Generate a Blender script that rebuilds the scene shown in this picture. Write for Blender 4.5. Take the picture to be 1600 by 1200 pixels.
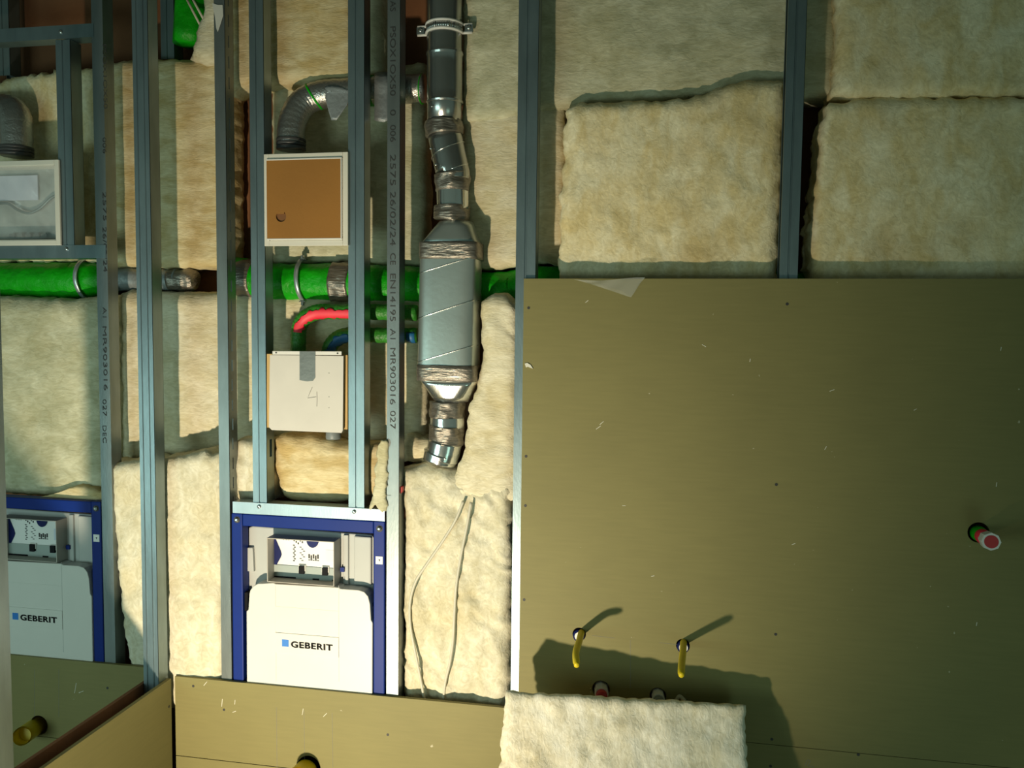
import bpy, bmesh, math, random
from mathutils import Vector, Matrix, noise
random.seed(7)
S = bpy.context.scene
for o in list(bpy.data.objects): bpy.data.objects.remove(o)
C = S.collection

# ------------------------------------------------------------------ camera, world, lamp, exposure
F, D, H = 1280.0, 2.35, 1.72                # focal length in px (1600 wide), distance to the wall plane, eye height
dv = Vector((1035-800, 519-600, F)).normalized()
vv = Vector((560-800, 20600-600, F)).normalized()
vv = (vv - dv*vv.dot(dv)).normalized()
hv = vv.cross(dv)
RM = Matrix((hv, dv, -vv))                  # camera (right, down, forward) -> world
cam = bpy.data.objects.new('camera', bpy.data.cameras.new('camera')); C.objects.link(cam)
cr, cd, cf = RM.col[0], RM.col[1], RM.col[2]
M4 = Matrix((( cr[0], -cd[0], -cf[0], 0), (cr[1], -cd[1], -cf[1], -D), (cr[2], -cd[2], -cf[2], H), (0, 0, 0, 1)))
cam.matrix_world = M4
cam.data.sensor_width = 36; cam.data.lens = F/1600*36; cam.data.clip_start = 0.05
S.camera = cam

w = bpy.data.worlds.new('world'); S.world = w; w.use_nodes = True
w.node_tree.nodes['Background'].inputs[0].default_value = (0.36, 0.55, 0.44, 1)
w.node_tree.nodes['Background'].inputs[1].default_value = 0.175
LAMP = Vector((-1.1, -2.02, 0.07))
ld = bpy.data.lights.new('work_light', 'SPOT'); ld.energy = 236; ld.color = (1.0, 0.86, 0.62)
ld.spot_size = math.radians(81); ld.spot_blend = 1.0; ld.shadow_soft_size = 0.045
lo = bpy.data.objects.new('work_light', ld); C.objects.link(lo); lo.location = LAMP
lo.rotation_euler = (Vector((-0.98, 0, 0.95)) - LAMP).to_track_quat('-Z', 'Y').to_euler()
fd = bpy.data.lights.new('cool_fill_light', 'AREA'); fd.shape = 'RECTANGLE'; fd.size = 1.6; fd.size_y = 1.0; fd.energy = 18; fd.color = (0.66, 0.98, 0.90)  # added cool fill, out of view, to brighten the shaded left cubicle
fo = bpy.data.objects.new('cool_fill_light', fd); C.objects.link(fo); fo.location = (-2.4, -2.6, 0.9)
fo.rotation_euler = (Vector((-1.7, 0, 0.6)) - fo.location).to_track_quat('-Z', 'Y').to_euler()
gd = bpy.data.lights.new('fill_light', 'AREA'); gd.shape = 'DISK'; gd.size = 0.7; gd.energy = 1.7; gd.color = (0.60, 1.0, 0.80)
go = bpy.data.objects.new('fill_light', gd); C.objects.link(go); go.location = (0.95, -1.75, 0.35)
go.rotation_euler = (Vector((0.1, 0, 0.45)) - go.location).to_track_quat('-Z', 'Y').to_euler()
S.view_settings.view_transform = 'Standard'; S.view_settings.look = 'None'
S.view_settings.gamma = 1; S.view_settings.use_curve_mapping = False
S.view_settings.exposure = 0.30

# ------------------------------------------------------------------ helpers
def P(px, py, Y):
    "the point of the plane at depth Y that stands at this place of the photograph"
    r = RM @ Vector((px-800, py-600, F)); t = (D+Y)/r.y
    return Vector((r.x*t, Y, H+r.z*t))
def XZ(px, py, Y):
    p = P(px, py, Y); return (p.x, p.z)

MATS = {}
def nt(name):
    m = bpy.data.materials.new(name); m.use_nodes = True; MATS[name] = m
    n = m.node_tree.nodes; return m, n, m.node_tree.links, n['Principled BSDF']
def plain(name, col, rough=0.6, metal=0.0, var=0.06, scale=14, bump=0.0, bscale=60, spec=0.5, stretch=(1,1,1)):
    m, n, l, b = nt(name)
    g = n.new('ShaderNodeNewGeometry'); mp = n.new('ShaderNodeMapping'); mp.inputs['Scale'].default_value = stretch
    l.new(g.outputs['Position'], mp.inputs[0])
    t = n.new('ShaderNodeTexNoise'); t.inputs['Scale'].default_value = scale; t.inputs['Detail'].default_value = 5
    l.new(mp.outputs[0], t.inputs['Vector'])
    r = n.new('ShaderNodeValToRGB'); r.color_ramp.elements[0].position = .3; r.color_ramp.elements[1].position = .7
    r.color_ramp.elements[0].color = (*[max(0, c*(1-var)) for c in col], 1)
    r.color_ramp.elements[1].color = (*[min(1, c*(1+var)) for c in col], 1)
    l.new(t.outputs['Fac'], r.inputs[0]); l.new(r.outputs[0], b.inputs['Base Color'])
    b.inputs['Roughness'].default_value = rough; b.inputs['Metallic'].default_value = metal
    b.inputs['Specular IOR Level'].default_value = spec
    if bump:
        t2 = n.new('ShaderNodeTexNoise'); t2.inputs['Scale'].default_value = bscale; t2.inputs['Detail'].default_value = 6
        l.new(mp.outputs[0], t2.inputs['Vector'])
        bp = n.new('ShaderNodeBump'); bp.inputs['Strength'].default_value = bump; bp.inputs['Distance'].default_value = .01
        l.new(t2.outputs['Fac'], bp.inputs['Height']); l.new(bp.outputs[0], b.inputs['Normal'])
    return m

def wool_mat(name, a, b_, stain, stretch=(1, 1, 1.0), st_amt=0.5):
    m, n, l, b = nt(name)
    g = n.new('ShaderNodeNewGeometry')
    def nz(scale, det, st=(1, 1, 1), dist=0.0):
        mp = n.new('ShaderNodeMapping'); mp.inputs['Scale'].default_value = st; l.new(g.outputs['Position'], mp.inputs[0])
        t = n.new('ShaderNodeTexNoise'); t.inputs['Scale'].default_value = scale; t.inputs['Detail'].default_value = det
        t.inputs['Distortion'].default_value = dist; l.new(mp.outputs[0], t.inputs['Vector']); return t
    def ramp(t, p0, p1, c0, c1):
        r = n.new('ShaderNodeValToRGB'); e = r.color_ramp.elements
        e[0].position, e[1].position = p0, p1; e[0].color = (*c0, 1); e[1].color = (*c1, 1)
        l.new(t.outputs['Fac'], r.inputs[0]); return r
    base = ramp(nz(11, 8, stretch, .6), .36, .64, a, b_)
    patch = ramp(nz(4.5, 4, (1, 1, 1), .3), .50, .72, (0, 0, 0), (st_amt,)*3)
    mx = n.new('ShaderNodeMix'); mx.data_type = 'RGBA'
    l.new(patch.outputs[0], mx.inputs['Factor']); l.new(base.outputs[0], mx.inputs['A']); mx.inputs['B'].default_value = (*stain, 1)
    fib = ramp(nz(38, 12, (.45*stretch[0], 1, stretch[2]), 2.4), .32, .68, (.80, .78, .72), (1, 1, 1))
    m2 = n.new('ShaderNodeMix'); m2.data_type = 'RGBA'; m2.blend_type = 'MULTIPLY'; m2.inputs['Factor'].default_value = 1
    l.new(mx.outputs['Result'], m2.inputs['A']); l.new(fib.outputs[0], m2.inputs['B'])
    l.new(m2.outputs['Result'], b.inputs['Base Color'])
    b.inputs['Roughness'].default_value = .95; b.inputs['Specular IOR Level'].default_value = .05
    bp = n.new('ShaderNodeBump'); bp.inputs['Strength'].default_value = .30; bp.inputs['Distance'].default_value = .008
    l.new(nz(85, 12, (.5*stretch[0], 1, stretch[2]), 1.0).outputs['Fac'], bp.inputs['Height']); l.new(bp.outputs[0], b.inputs['Normal'])
    return m
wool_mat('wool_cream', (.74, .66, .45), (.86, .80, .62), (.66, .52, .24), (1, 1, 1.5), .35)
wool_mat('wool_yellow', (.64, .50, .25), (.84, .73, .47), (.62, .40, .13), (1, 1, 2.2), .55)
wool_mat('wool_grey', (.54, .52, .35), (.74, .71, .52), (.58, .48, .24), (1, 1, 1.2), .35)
wool_mat('wool_tan', (.82, .67, .36), (.97, .88, .62), (.58, .43, .20), (1.6, 1, .8), .5)
wool_mat('wool_white', (.70, .655, .49), (.80, .765, .62), (.64, .52, .27), (1.8, 1, .8), .5)
wool_mat('wool_pale', (.86, .81, .65), (.94, .91, .80), (.80, .64, .34), (2.2, 1, .6), .55)

def steel(name, col=(.42, .50, .50), rough=.42, metal=.75, var=.12):
    return plain(name, col, rough, metal, var, 22, .04, 180, .5, (1, 1, .25))
steel('zinc_steel', (.24, .31, .335), .38, .8, .14); steel('zinc_grey', (.22, .25, .25), .38, .7, .15); steel('zinc_bright', (.42, .49, .52), .36, .65, .06)
steel('zinc_dark', (.20, .25, .25), .5, .7)
steel('duct_steel', (.46, .47, .46), .24, .95, .05)
steel('duct_shiny', (.72, .74, .73), .18, .95, .04)
plain('silencer_steel', (.42, .48, .46), .33, .75, .06, 9, .03, 60)
plain('foil_tape', (.26, .235, .20), .38, .75, .2, 40, .45, 60, .5, (.5, 1, 2.5))
plain('foil_elbow', (.46, .45, .43), .30, .9, .08, 20, .25, 160, .5, (1, 1, 1))
plain('duct_tape', (.17, .20, .20), .5, .1, .1, 20, .2, 60)
plain('grey_tape', (.26, .29, .30), .45, .3, .12, 20, .3, 60)
plain('black_plastic', (.010, .010, .012), .6, 0, .2, spec=.1)
plain('rubber', (.05, .05, .05), .35, 0, .2)
plain('green_foil', (.004, .34, .004), .42, 0, .22, 18, .55, 45, .3)
plain('green_pipe', (.03, .22, .02), .42, 0, .3, 30, .4, 110)
plain('red_paint', (.85, .03, .06), .5, 0, .1)
plain('blue_paint', (.01, .12, .30), .5, 0, .1)
plain('cream_plastic', (.74, .71, .62), .45, 0, .03)
plain('panel_grey', (.66, .63, .58), .55, 0, .03)
plain('back_grey', (.40, .43, .41), .5, 0, .25, 12)
plain('cardboard', (.33, .145, .025), .8, 0, .06, 6, .05, 90)
plain('cardboard_dark', (.20, .085, .03), .85, 0, .06)
plain('board_back', (.20, .085, .035), .85, 0, .2, 5, .1, 60)
plain('frame_blue', (.004, .024, .20), .45, 0, .05, spec=.2)
plain('cistern_white', (.70, .685, .64), .38, 0, .015)
plain('housing_grey', (.46, .47, .45), .5, 0, .03)
plain('collar_grey', (.47, .44, .39), .5, 0, .03)
plain('sticker_white', (.84, .83, .82), .4, 0, .02)
plain('sticker_grey', (.36, .41, .39), .4, 0, .02)
plain('label_blue', (.02, .19, .62), .45, 0, .03)
plain('label_pale', (.62, .66, .78), .45, 0, .03)
plain('ink', (.035, .035, .035), .6, 0, .05)
plain('ink_soft', (.22, .22, .21), .7, 0, .1)
plain('navy', (.008, .014, .10), .45, 0, .2, spec=.2)
plain('yellow_plastic', (.70, .54, .012), .4, 0, .08)
plain('white_plastic', (.78, .76, .72), .45, 0, .04)
plain('cable_grey', (.60, .57, .46), .5, 0, .04)
plain('red_plastic', (.5, .03, .035), .45, 0, .1)
plain('pipe_grey', (.18, .21, .22), .45, 0, .1)
plain('wood', (.62, .42, .17), .7, 0, .2, 20, .1, 50, .4, (6, 1, .3))
plain('concrete', (.30, .29, .25), .9, 0, .15, 4, .2, 30)
plain('ceiling_paint', (.20, .20, .18), .9, 0, .1)
plain('paper_scrap', (.62, .60, .54), .7, 0, .04)
plain('plaster_smear', (.78, .76, .66), .9, 0, .05)
def board_mat(name, col):
    m, n, l, b = nt(name)
    g = n.new('ShaderNodeNewGeometry')
    def nz(sc, st):
        mp = n.new('ShaderNodeMapping'); mp.inputs['Scale'].default_value = st; l.new(g.outputs['Position'], mp.inputs[0])
        t = n.new('ShaderNodeTexNoise'); t.inputs['Scale'].default_value = sc; t.inputs['Detail'].default_value = 4; l.new(mp.outputs[0], t.inputs['Vector']); return t
    def ramp(t, p0, p1, c0, c1):
        r = n.new('ShaderNodeValToRGB'); e = r.color_ramp.elements
        e[0].position, e[1].position = p0, p1; e[0].color = (*c0, 1); e[1].color = (*c1, 1); l.new(t.outputs[0], r.inputs[0]); return r
    a = ramp(nz(3, (1, 1, 1)), .3, .7, [c*.95 for c in col], [c*1.05 for c in col])
    f = ramp(nz(50, (.2, .2, 2.5)), .3, .7, (.93,)*3, (1, 1, 1))
    mm = n.new('ShaderNodeMix'); mm.data_type = 'RGBA'; mm.blend_type = 'MULTIPLY'; mm.inputs['Factor'].default_value = 1
    l.new(a.outputs[0], mm.inputs['A']); l.new(f.outputs[0], mm.inputs['B'])
    sp = ramp(nz(46, (1, 1, 1)), .755, .775, (0, 0, 0), (.55,)*3)
    m2 = n.new('ShaderNodeMix'); m2.data_type = 'RGBA'; l.new(sp.outputs[0], m2.inputs['Factor'])
    l.new(mm.outputs['Result'], m2.inputs['A']); m2.inputs['B'].default_value = (.7, .66, .5, 1)
    l.new(m2.outputs['Result'], b.inputs['Base Color'])
    b.inputs['Roughness'].default_value = .62; b.inputs['Specular IOR Level'].default_value = .35
    return m
board_mat('green_board', (.236, .210, .080))
# thin clear film
m, n, l, b = nt('clear_film')
b.inputs['Base Color'].default_value = (.8, .84, .82, 1); b.inputs['Roughness'].default_value = .18
b.inputs['Alpha'].default_value = .24; b.inputs['Specular IOR Level'].default_value = .9

def wire(bm, name, mat, parent=None, smooth=False, sol=None, bevel=None, extra=()):
    bmesh.ops.recalc_face_normals(bm, faces=bm.faces)
    me = bpy.data.meshes.new(name); bm.to_mesh(me); bm.free()
    me.materials.append(MATS[mat])
    for e in extra: me.materials.append(MATS[e])
    if parent is None:
        xs = [v.co.x for v in me.vertices]; ys = [v.co.y for v in me.vertices]; zs = [v.co.z for v in me.vertices]
        base = Vector(((min(xs)+max(xs))/2, (min(ys)+max(ys))/2, min(zs)))
    else:
        base = parent['_b']; base = Vector(base)
    me.transform(Matrix.Translation(-base))
    for p in me.polygons: p.use_smooth = smooth
    o = bpy.data.objects.new(name, me); C.objects.link(o)
    if parent is None: o.location = base
    else: o.parent = parent
    o['_b'] = tuple(base)
    if bevel:
        md = o.modifiers.new('bevel', 'BEVEL'); md.width = bevel; md.segments = 2; md.limit_method = 'ANGLE'
    if sol:
        md = o.modifiers.new('sheet', 'SOLIDIFY'); md.thickness = sol; md.offset = -1
    return o
def thing(name, label, cat, base, group=None):
    o = bpy.data.objects.new(name, None); C.objects.link(o); o.location = base; o.empty_display_size = .05
    o['_b'] = tuple(base); tag(o, label, cat, group); return o
def tag(o, label, cat, group=None):
    o['label'] = label; o['category'] = cat
    if group: o['group'] = group
    return o
def struct(o): o['kind'] = 'structure'; return o
NB = bmesh.new
def box(bm, x0, x1, y0, y1, z0, z1, mi=0):
    r = bmesh.ops.create_cube(bm, size=1, matrix=Matrix.Translation(((x0+x1)/2, (y0+y1)/2, (z0+z1)/2)) @ Matrix.Diagonal((abs(x1-x0), abs(y1-y0), abs(z1-z0), 1)))
    for f in set(f for v in r['verts'] for f in v.link_faces): f.material_index = mi
    return bm
def prism(bm, pts, y0, y1, mi=0):
    a = [bm.verts.new((x, y0, z)) for x, z in pts]; b_ = [bm.verts.new((x, y1, z)) for x, z in pts]
    fs = [bm.faces.new(a), bm.faces.new(b_[::-1])]
    for i in range(len(pts)): fs.append(bm.faces.new((a[i], b_[i], b_[(i+1) % len(pts)], a[(i+1) % len(pts)])))
    for f in fs: f.material_index = mi
    return bm
def frames(path):
    n_ = len(path); T = []
    for i in range(n_):
        T.append((path[min(i+1, n_-1)]-path[max(i-1, 0)]).normalized())
    u = T[0].orthogonal().normalized(); out = []
    for t in T:
        u = (u-t*u.dot(t)).normalized(); out.append((t, u, t.cross(u)))
    return out
def tube(bm, path, rad, seg=24, cap=True, mi=0, jitter=0, sq=(1, 1)):
    path = [Vector(p) for p in path]
    rads = rad if isinstance(rad, (list, tuple)) else [rad]*len(path)
    rings = []
    for p, r, (t, u, v) in zip(path, rads, frames(path)):
        ring = []
        for k in range(seg):
            a = 2*math.pi*k/seg; q = p+(u*math.cos(a)*sq[0]+v*math.sin(a)*sq[1])*r
            if jitter: q += (q-p).normalized()*jitter*noise.noise(q*38)
            ring.append(bm.verts.new(q))
        rings.append(ring)
    fs = []
    for a_, b_ in zip(rings, rings[1:]):
        for k in range(seg): fs.append(bm.faces.new((a_[k], a_[(k+1) % seg], b_[(k+1) % seg], b_[k])))
    if cap: fs += [bm.faces.new(rings[0][::-1]), bm.faces.new(rings[-1])]
    for f in fs: f.material_index = mi
    return bm
def spline(pts, n_=8):
    pts = [Vector(p) for p in pts]; q = [pts[0]*2-pts[1]]+pts+[pts[-1]*2-pts[-2]]; out = []
    for i in range(1, len(q)-2):
        for k in range(n_):
            t = k/n_; a, b_, c, d = q[i-1:i+3]
            out.append(.5*((2*b_)+(c-a)*t+(2*a-5*b_+4*c-d)*t*t+(3*b_-a-3*c+d)*t**3))
    out.append(pts[-1]); return out
def disc(bm, c, r, axis=Vector((0, -1, 0)), h=.002, seg=16, dome=False, mi=0):
    c = Vector(c); return tube(bm, [c, c+axis*h*.7, c+axis*h], [r, r, r*(.45 if dome else .999)], seg, True, mi)
def text(s, size, origin, right, up, name, mat, parent, weight=0.0, sx=1.0, lift=.0006, spacing=1.0, bold=0):
    cu = bpy.data.curves.new('t', 'FONT'); cu.body = s; cu.size = size; cu.offset = weight; cu.space_character = spacing
    cu.extrude = .0002; to = bpy.data.objects.new('t', cu); C.objects.link(to)
    bpy.context.view_layer.update()
    me = bpy.data.meshes.new_from_object(to.evaluated_get(bpy.context.evaluated_depsgraph_get()))
    bpy.data.objects.remove(to)
    right = Vector(right).normalized(); up = Vector(up).normalized(); nn = right.cross(up)
    M = Matrix((right*sx, up, nn)).transposed().to_4x4(); M.translation = Vector(origin)+nn*lift
    me.transform(M); bm = NB()
    for k in ((-bold, bold/2), (0, 0), (bold, -bold/2)) if bold else ((0, 0),):
        m2 = me.copy(); m2.transform(Matrix.Translation(right*k[0]+up*k[1]+nn*.00002*(1 if k[0] else 0))); bm.from_mesh(m2)
    return wire(bm, name, mat, parent)

# ------------------------------------------------------------------ insulation
def poly(pts, n_, Y):
    "resample a polyline given in photograph pixels to n_+1 points of the plane Y"
    q = [P(x, y, Y) for x, y in pts]; L = [0]
    for a, b_ in zip(q, q[1:]): L.append(L[-1]+(b_-a).length)
    out = []
    for i in range(n_+1):
        s = L[-1]*i/n_; k = 0
        while k < len(L)-2 and L[k+1] < s: k += 1
        t = (s-L[k])/max(1e-9, L[k+1]-L[k]); out.append(q[k].lerp(q[k+1], t))
    return out
def batt(label, top, bot, Y, th, mat='wool_cream', left=None, right=None, rag=.006, puff=.012, wr=0.0, wrdir=(1, 1), edge=.03, group=None, name='insulation_batt', res=.011, backY=None, curl=None):
    left = left or [top[0], bot[0]]; right = right or [top[-1], bot[-1]]
    w_ = (P(*top[0], Y)-P(*top[-1], Y)).length; h_ = (P(*top[0], Y)-P(*bot[0], Y)).length
    nx = max(8, int(w_/res)); nz = max(8, int(h_/res))
    T, B, L, R_ = poly(top, nx, Y), poly(bot, nx, Y), poly(left, nz, Y), poly(right, nz, Y)
    seed = Vector((random.uniform(0, 50), random.uniform(0, 50), random.uniform(0, 50)))
    bm = NB(); G = []
    for j in range(nz+1):
        v = j/nz; row = []
        for i in range(nx+1):
            u = i/nx
            p = T[i]*(1-v)+B[i]*v+L[j]*(1-u)+R_[j]*u-(T[0]*(1-u)*(1-v)+T[-1]*u*(1-v)+B[0]*(1-u)*v+B[-1]*u*v)
            de = min(u*w_, (1-u)*w_, v*h_, (1-v)*h_)
            k = max(0, 1-de/edge)
            q = p+seed
            n1 = noise.fractal(q*9, 1, 2, 4); n2 = noise.noise(q*34); n3 = noise.noise(q*90)
            y = Y-puff*(1-k*k)*.6+n1*puff*.30+n2*.0006+n3*.0010+k*k*edge*.28
            if wr:
                c = q.x*wrdir[0]+q.z*wrdir[1]
                rd = 1-abs(noise.noise(Vector((c*13+n1*1.2, q.x*3, q.z*3)))) ; y -= wr*(rd**4)
                rd2 = 1-abs(noise.noise(Vector((q.x*11, 7, q.z*8+n1)))) ; y += wr*.9*(rd2**7)
            if curl: y += curl(u, v)
            jx = noise.noise(q*40+Vector((9, 0, 0)))*rag+noise.noise(q*110)*rag*.5
            jz = noise.noise(q*40+Vector((0, 0, 9)))*rag+noise.noise(q*110+Vector((3, 3, 3)))*rag*.5
            kk = k if de < edge else 0
            row.append(bm.verts.new((p.x+jx*(kk*.9+.1), y, p.z+jz*(kk*.9+.1))))
        G.append(row)
    for j in range(nz):
        for i in range(nx): bm.faces.new((G[j][i], G[j+1][i], G[j+1][i+1], G[j][i+1]))
    loop = [G[0][i] for i in range(nx)]+[G[j][nx] for j in range(nz)]+[G[nz][i] for i in range(nx, 0, -1)]+[G[j][0] for j in range(nz, 0, -1)]
    bY = (Y+th) if backY is None else backY
    prev = loop; ks = 5
    cx = sum(v.co.x for v in loop)/len(loop); cz = sum(v.co.z for v in loop)/len(loop)
    for s in range(1, ks+1):
        t = s/ks; ring = []
        for v0 in loop:
            y = v0.co.y*(1-t)+bY*t
            q = Vector((v0.co.x, y, v0.co.z))
            d_ = Vector((v0.co.x-cx, 0, v0.co.z-cz)).normalized()
            a_ = noise.noise(q*30+seed)*rag*(1 if s < ks else 0)+math.sin(t*math.pi)*edge*.12
            ring.append(bm.verts.new(q+d_*a_))
        for i in range(len(loop)):
            k = (i+1) % len(loop); bm.faces.new((prev[i], prev[k], ring[k], ring[i]))
        prev = ring
    c = bm.verts.new((cx, bY, cz))
    for i in range(len(prev)): bm.faces.new((prev[i], prev[(i+1) % len(prev)], c))
    o = wire(bm, name, mat, smooth=True); tag(o, label, 'insulation', group); return o

# ------------------------------------------------------------------ setting
bm = NB(); box(bm, -3.4, 1.9, .285, .2975, 0, 3.05); struct(wire(bm, 'wall_back', 'board_back'))
bm = NB(); box(bm, -3.4, 1.9, -3.2, .30, -.06, 0); struct(wire(bm, 'floor', 'concrete'))
bm = NB(); box(bm, -3.4, 1.9, -3.2, .30, 3.05, 3.12); struct(wire(bm, 'ceiling', 'ceiling_paint'))

# ------------------------------------------------------------------ plasterboards
def board_with_holes(name, x0, x1, z0, z1, y0, y1, holes, mat, parent=None):
    cu = bpy.data.curves.new('b', 'CURVE'); cu.dimensions = '2D'; cu.fill_mode = 'BOTH'; cu.extrude = abs(y1-y0)/2
    def sp(pts):
        s = cu.splines.new('POLY'); s.points.add(len(pts)-1); s.use_cyclic_u = True
        for k, (a, b_) in enumerate(pts): s.points[k].co = (a, b_, 0, 1)
    sp([(x0, z0), (x1, z0), (x1, z1), (x0, z1)])
    for hx, hz, hr in holes: sp([(hx+hr*math.cos(t*math.pi/14), hz+hr*math.sin(t*math.pi/14)) for t in range(28)])
    to = bpy.data.objects.new('b', cu); C.objects.link(to); bpy.context.view_layer.update()
    me = bpy.data.meshes.new_from_object(to.evaluated_get(bpy.context.evaluated_depsgraph_get())); bpy.data.objects.remove(to)
    me.transform(Matrix(((1, 0, 0, 0), (0, 0, 1, (y0+y1)/2), (0, 1, 0, 0), (0, 0, 0, 1))))
    bm = NB(); bm.from_mesh(me); return wire(bm, name, mat, parent)
TB = .0125
def screw(parent, px, py, Y=-TB, r=.0042):
    bm = NB(); p = P(px, py, Y); disc(bm, p, r, Vector((0, -1, 0)), .0006, 12); return wire(bm, 'screw', 'ink', parent)
def line(parent, pts, Y=-TB, w_=.0008, mat='ink_soft', name='pencil_line'):
    bm = NB(); tube(bm, [P(x, y, Y) for x, y in pts], w_, 6); return wire(bm, name, mat, parent)

BX0 = P(818.5, 440, -TB).x; BZ1 = P(1200, 435.5, -TB).z; BZ0 = P(1180, 1161, -TB).z
HOLES = [(905, 991, 10.5), (1067, 1008.5, 10.8), (1529, 832, 17.5), (939, 1077, 14), (1028, 1087, 13)]
hs = []
for x, y, r in HOLES:
    a = P(x, y, -TB); hs.append((a.x, a.z, (P(x+r, y, -TB)-a).length))
rb = thing('plasterboard', 'large olive moisture board with three pipe stubs, right half of the wall', 'board', (0.5, 0, BZ0))
board_with_holes('panel', BX0, 1.75, BZ0+.0008, BZ1, -TB, 0, hs, 'green_board', rb)
for x, y in ((826, 481), (1230, 475), (822, 713), (821, 790), (819, 937), (1213, 757), (1212, 991), (1341, 1179), (1206, 1155)): screw(rb, x, y)
for pts in ([(985, 1000), (985, 1075)], [(925, 993), (960, 997)], [(1030, 1004), (1058, 1007)]): line(rb, pts, w_=.0005)
for x, y, a, ln in ((940, 661, 40, 8), (935, 668, 35, 9), (1020, 900, 10, 5), (1100, 540, -30, 7), (1300, 610, 20, 8), (917, 471, 40, 6), (1172, 563, 80, 5), (1290, 700, 60, 6), (1557, 757, 80, 7), (1430, 640, 30, 5), (1564, 545, 80, 6), (1240, 850, 20, 6), (975, 790, 0, 5), (1526, 975, 80, 6)):
    t_ = math.radians(a); line(rb, [(x-ln*math.cos(t_)/2, y+ln*math.sin(t_)/2), (x+ln*math.cos(t_)/2, y-ln*math.sin(t_)/2)], w_=.0009, mat='plaster_smear', name='scratch')
bm = NB(); tube(bm, spline([P(x, y, -TB) for x, y in ((1258, 1196), (1262, 1187), (1266, 1190), (1262, 1196), (1270, 1198), (1275, 1205))], 5), .0006, 6); wire(bm, 'pencil_line', 'ink_soft', rb)
lb = thing('plasterboard', 'olive board strip below the seam under the large right board', 'board', (0.5, 0, 0))
bm = NB(); box(bm, BX0, 1.75, -TB, 0, .01, BZ0-.0008); wire(bm, 'panel', 'green_board', lb); screw(lb, 1204, 1197)
# low boards under the cistern
LX0, LX1 = P(273.5, 1080, -TB).x, P(797, 1110, -TB).x
LZ1 = P(500, 1078.5, -TB).z; LZ0 = P(290, 1182, -TB).z
l1 = thing('plasterboard', 'low olive board strip directly under the front cistern frame', 'board', ((LX0+LX1)/2, 0, LZ0))
bm = NB(); box(bm, LX0, LX1, -TB, 0, LZ0+.0012, LZ1); wire(bm, 'panel', 'green_board', l1)
for x, y in ((350, 1109), (606, 1148), (302, 1072)): screw(l1, x, y)
for x in (432, 475, 519): line(l1, [(x, 1105+(x-432)*.1), (x+1, 1199)], w_=.0005)
for x, y, a, ln in ((321, 1068, 50, 8), (347, 1098, 85, 12), (508, 1117, 45, 8), (367, 1097, 85, 7), (366, 1112, 20, 6), (473, 1112, 80, 10)):
    t_ = math.radians(a); line(l1, [(x-ln*math.cos(t_)/2, y+ln*math.sin(t_)/2), (x+ln*math.cos(t_)/2, y-ln*math.sin(t_)/2)], w_=.0009, mat='plaster_smear', name='scratch')
YP = P(484, 1199, -TB)
l2 = thing('plasterboard', 'lowest olive board under the front bay, pierced by a yellow pipe', 'board', ((LX0+LX1)/2, 0, 0))
board_with_holes('panel', LX0, LX1, .01, LZ0-.0012, -TB, 0, [(YP.x-.003, YP.z-.002, .0395)], 'green_board', l2)
# partition: two boards with studs between
QX1 = P(269.5, 1057, -TB).x; QZ = P(265.5, 1058, -TB).z
p1 = thing('plasterboard', 'olive board on the near face of the low partition, running towards the viewer', 'board', (QX1, -.9, 0))
bm = NB(); box(bm, QX1-TB, QX1, -2.0, -TB-.008, .01, QZ); wire(bm, 'panel', 'green_board', p1)
def pscrew(px, py):
    r = RM @ Vector((px-800, py-600, F)); t = QX1/r.x; q = Vector((QX1, -D+r.y*t, H+r.z*t))
    bm = NB(); disc(bm, q, .0042, Vector((1, 0, 0)), .0006, 12); return wire(bm, 'screw', 'ink', p1)
pscrew(264, 1104)
SXR = QX1-TB-.0008; SXL = SXR-.0535
p2 = thing('plasterboard', 'far board of the low partition showing its brown paper back', 'board', (SXL, -.9, 0))
bm = NB(); box(bm, SXL-TB-.001, SXL-.001, -2.0, -TB-.003, .01, QZ-.004)
o = wire(bm, 'panel', 'board_back', p2)
# left cubicle boards
KX1 = SXL-TB-.003; KZ = P(110, 1032, -TB).z
KS = P(75, 1152, -TB).z
k1 = thing('plasterboard', 'olive board strip under the far left cistern', 'board', (-2.3, 0, KS))
yl = P(62, 1140, -TB)
board_with_holes('panel', -3.2, KX1, KS+.001, KZ, -TB, 0, [(P(61, 1133, -TB).x, P(61, 1133, -TB).z, .033)], 'green_board', k1)
screw(k1, 168, 1075)
for x in (54, 92): line(k1, [(x, 1045), (x, 1120)], w_=.0005)
for x, y, a, ln in ((118, 1075, 80, 16), (127, 1081, 20, 8)):
    t_ = math.radians(a); line(k1, [(x-ln*math.cos(t_)/2, y+ln*math.sin(t_)/2), (x+ln*math.cos(t_)/2, y-ln*math.sin(t_)/2)], w_=.0009, mat='plaster_smear', name='scratch')
k2 = thing('plasterboard', 'lowest olive board beyond the low partition', 'board', (-2.3, 0, 0))
bm = NB(); box(bm, -3.2, KX1, -TB, 0, .01, KS-.001); wire(bm, 'panel', 'green_board', k2)

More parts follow.
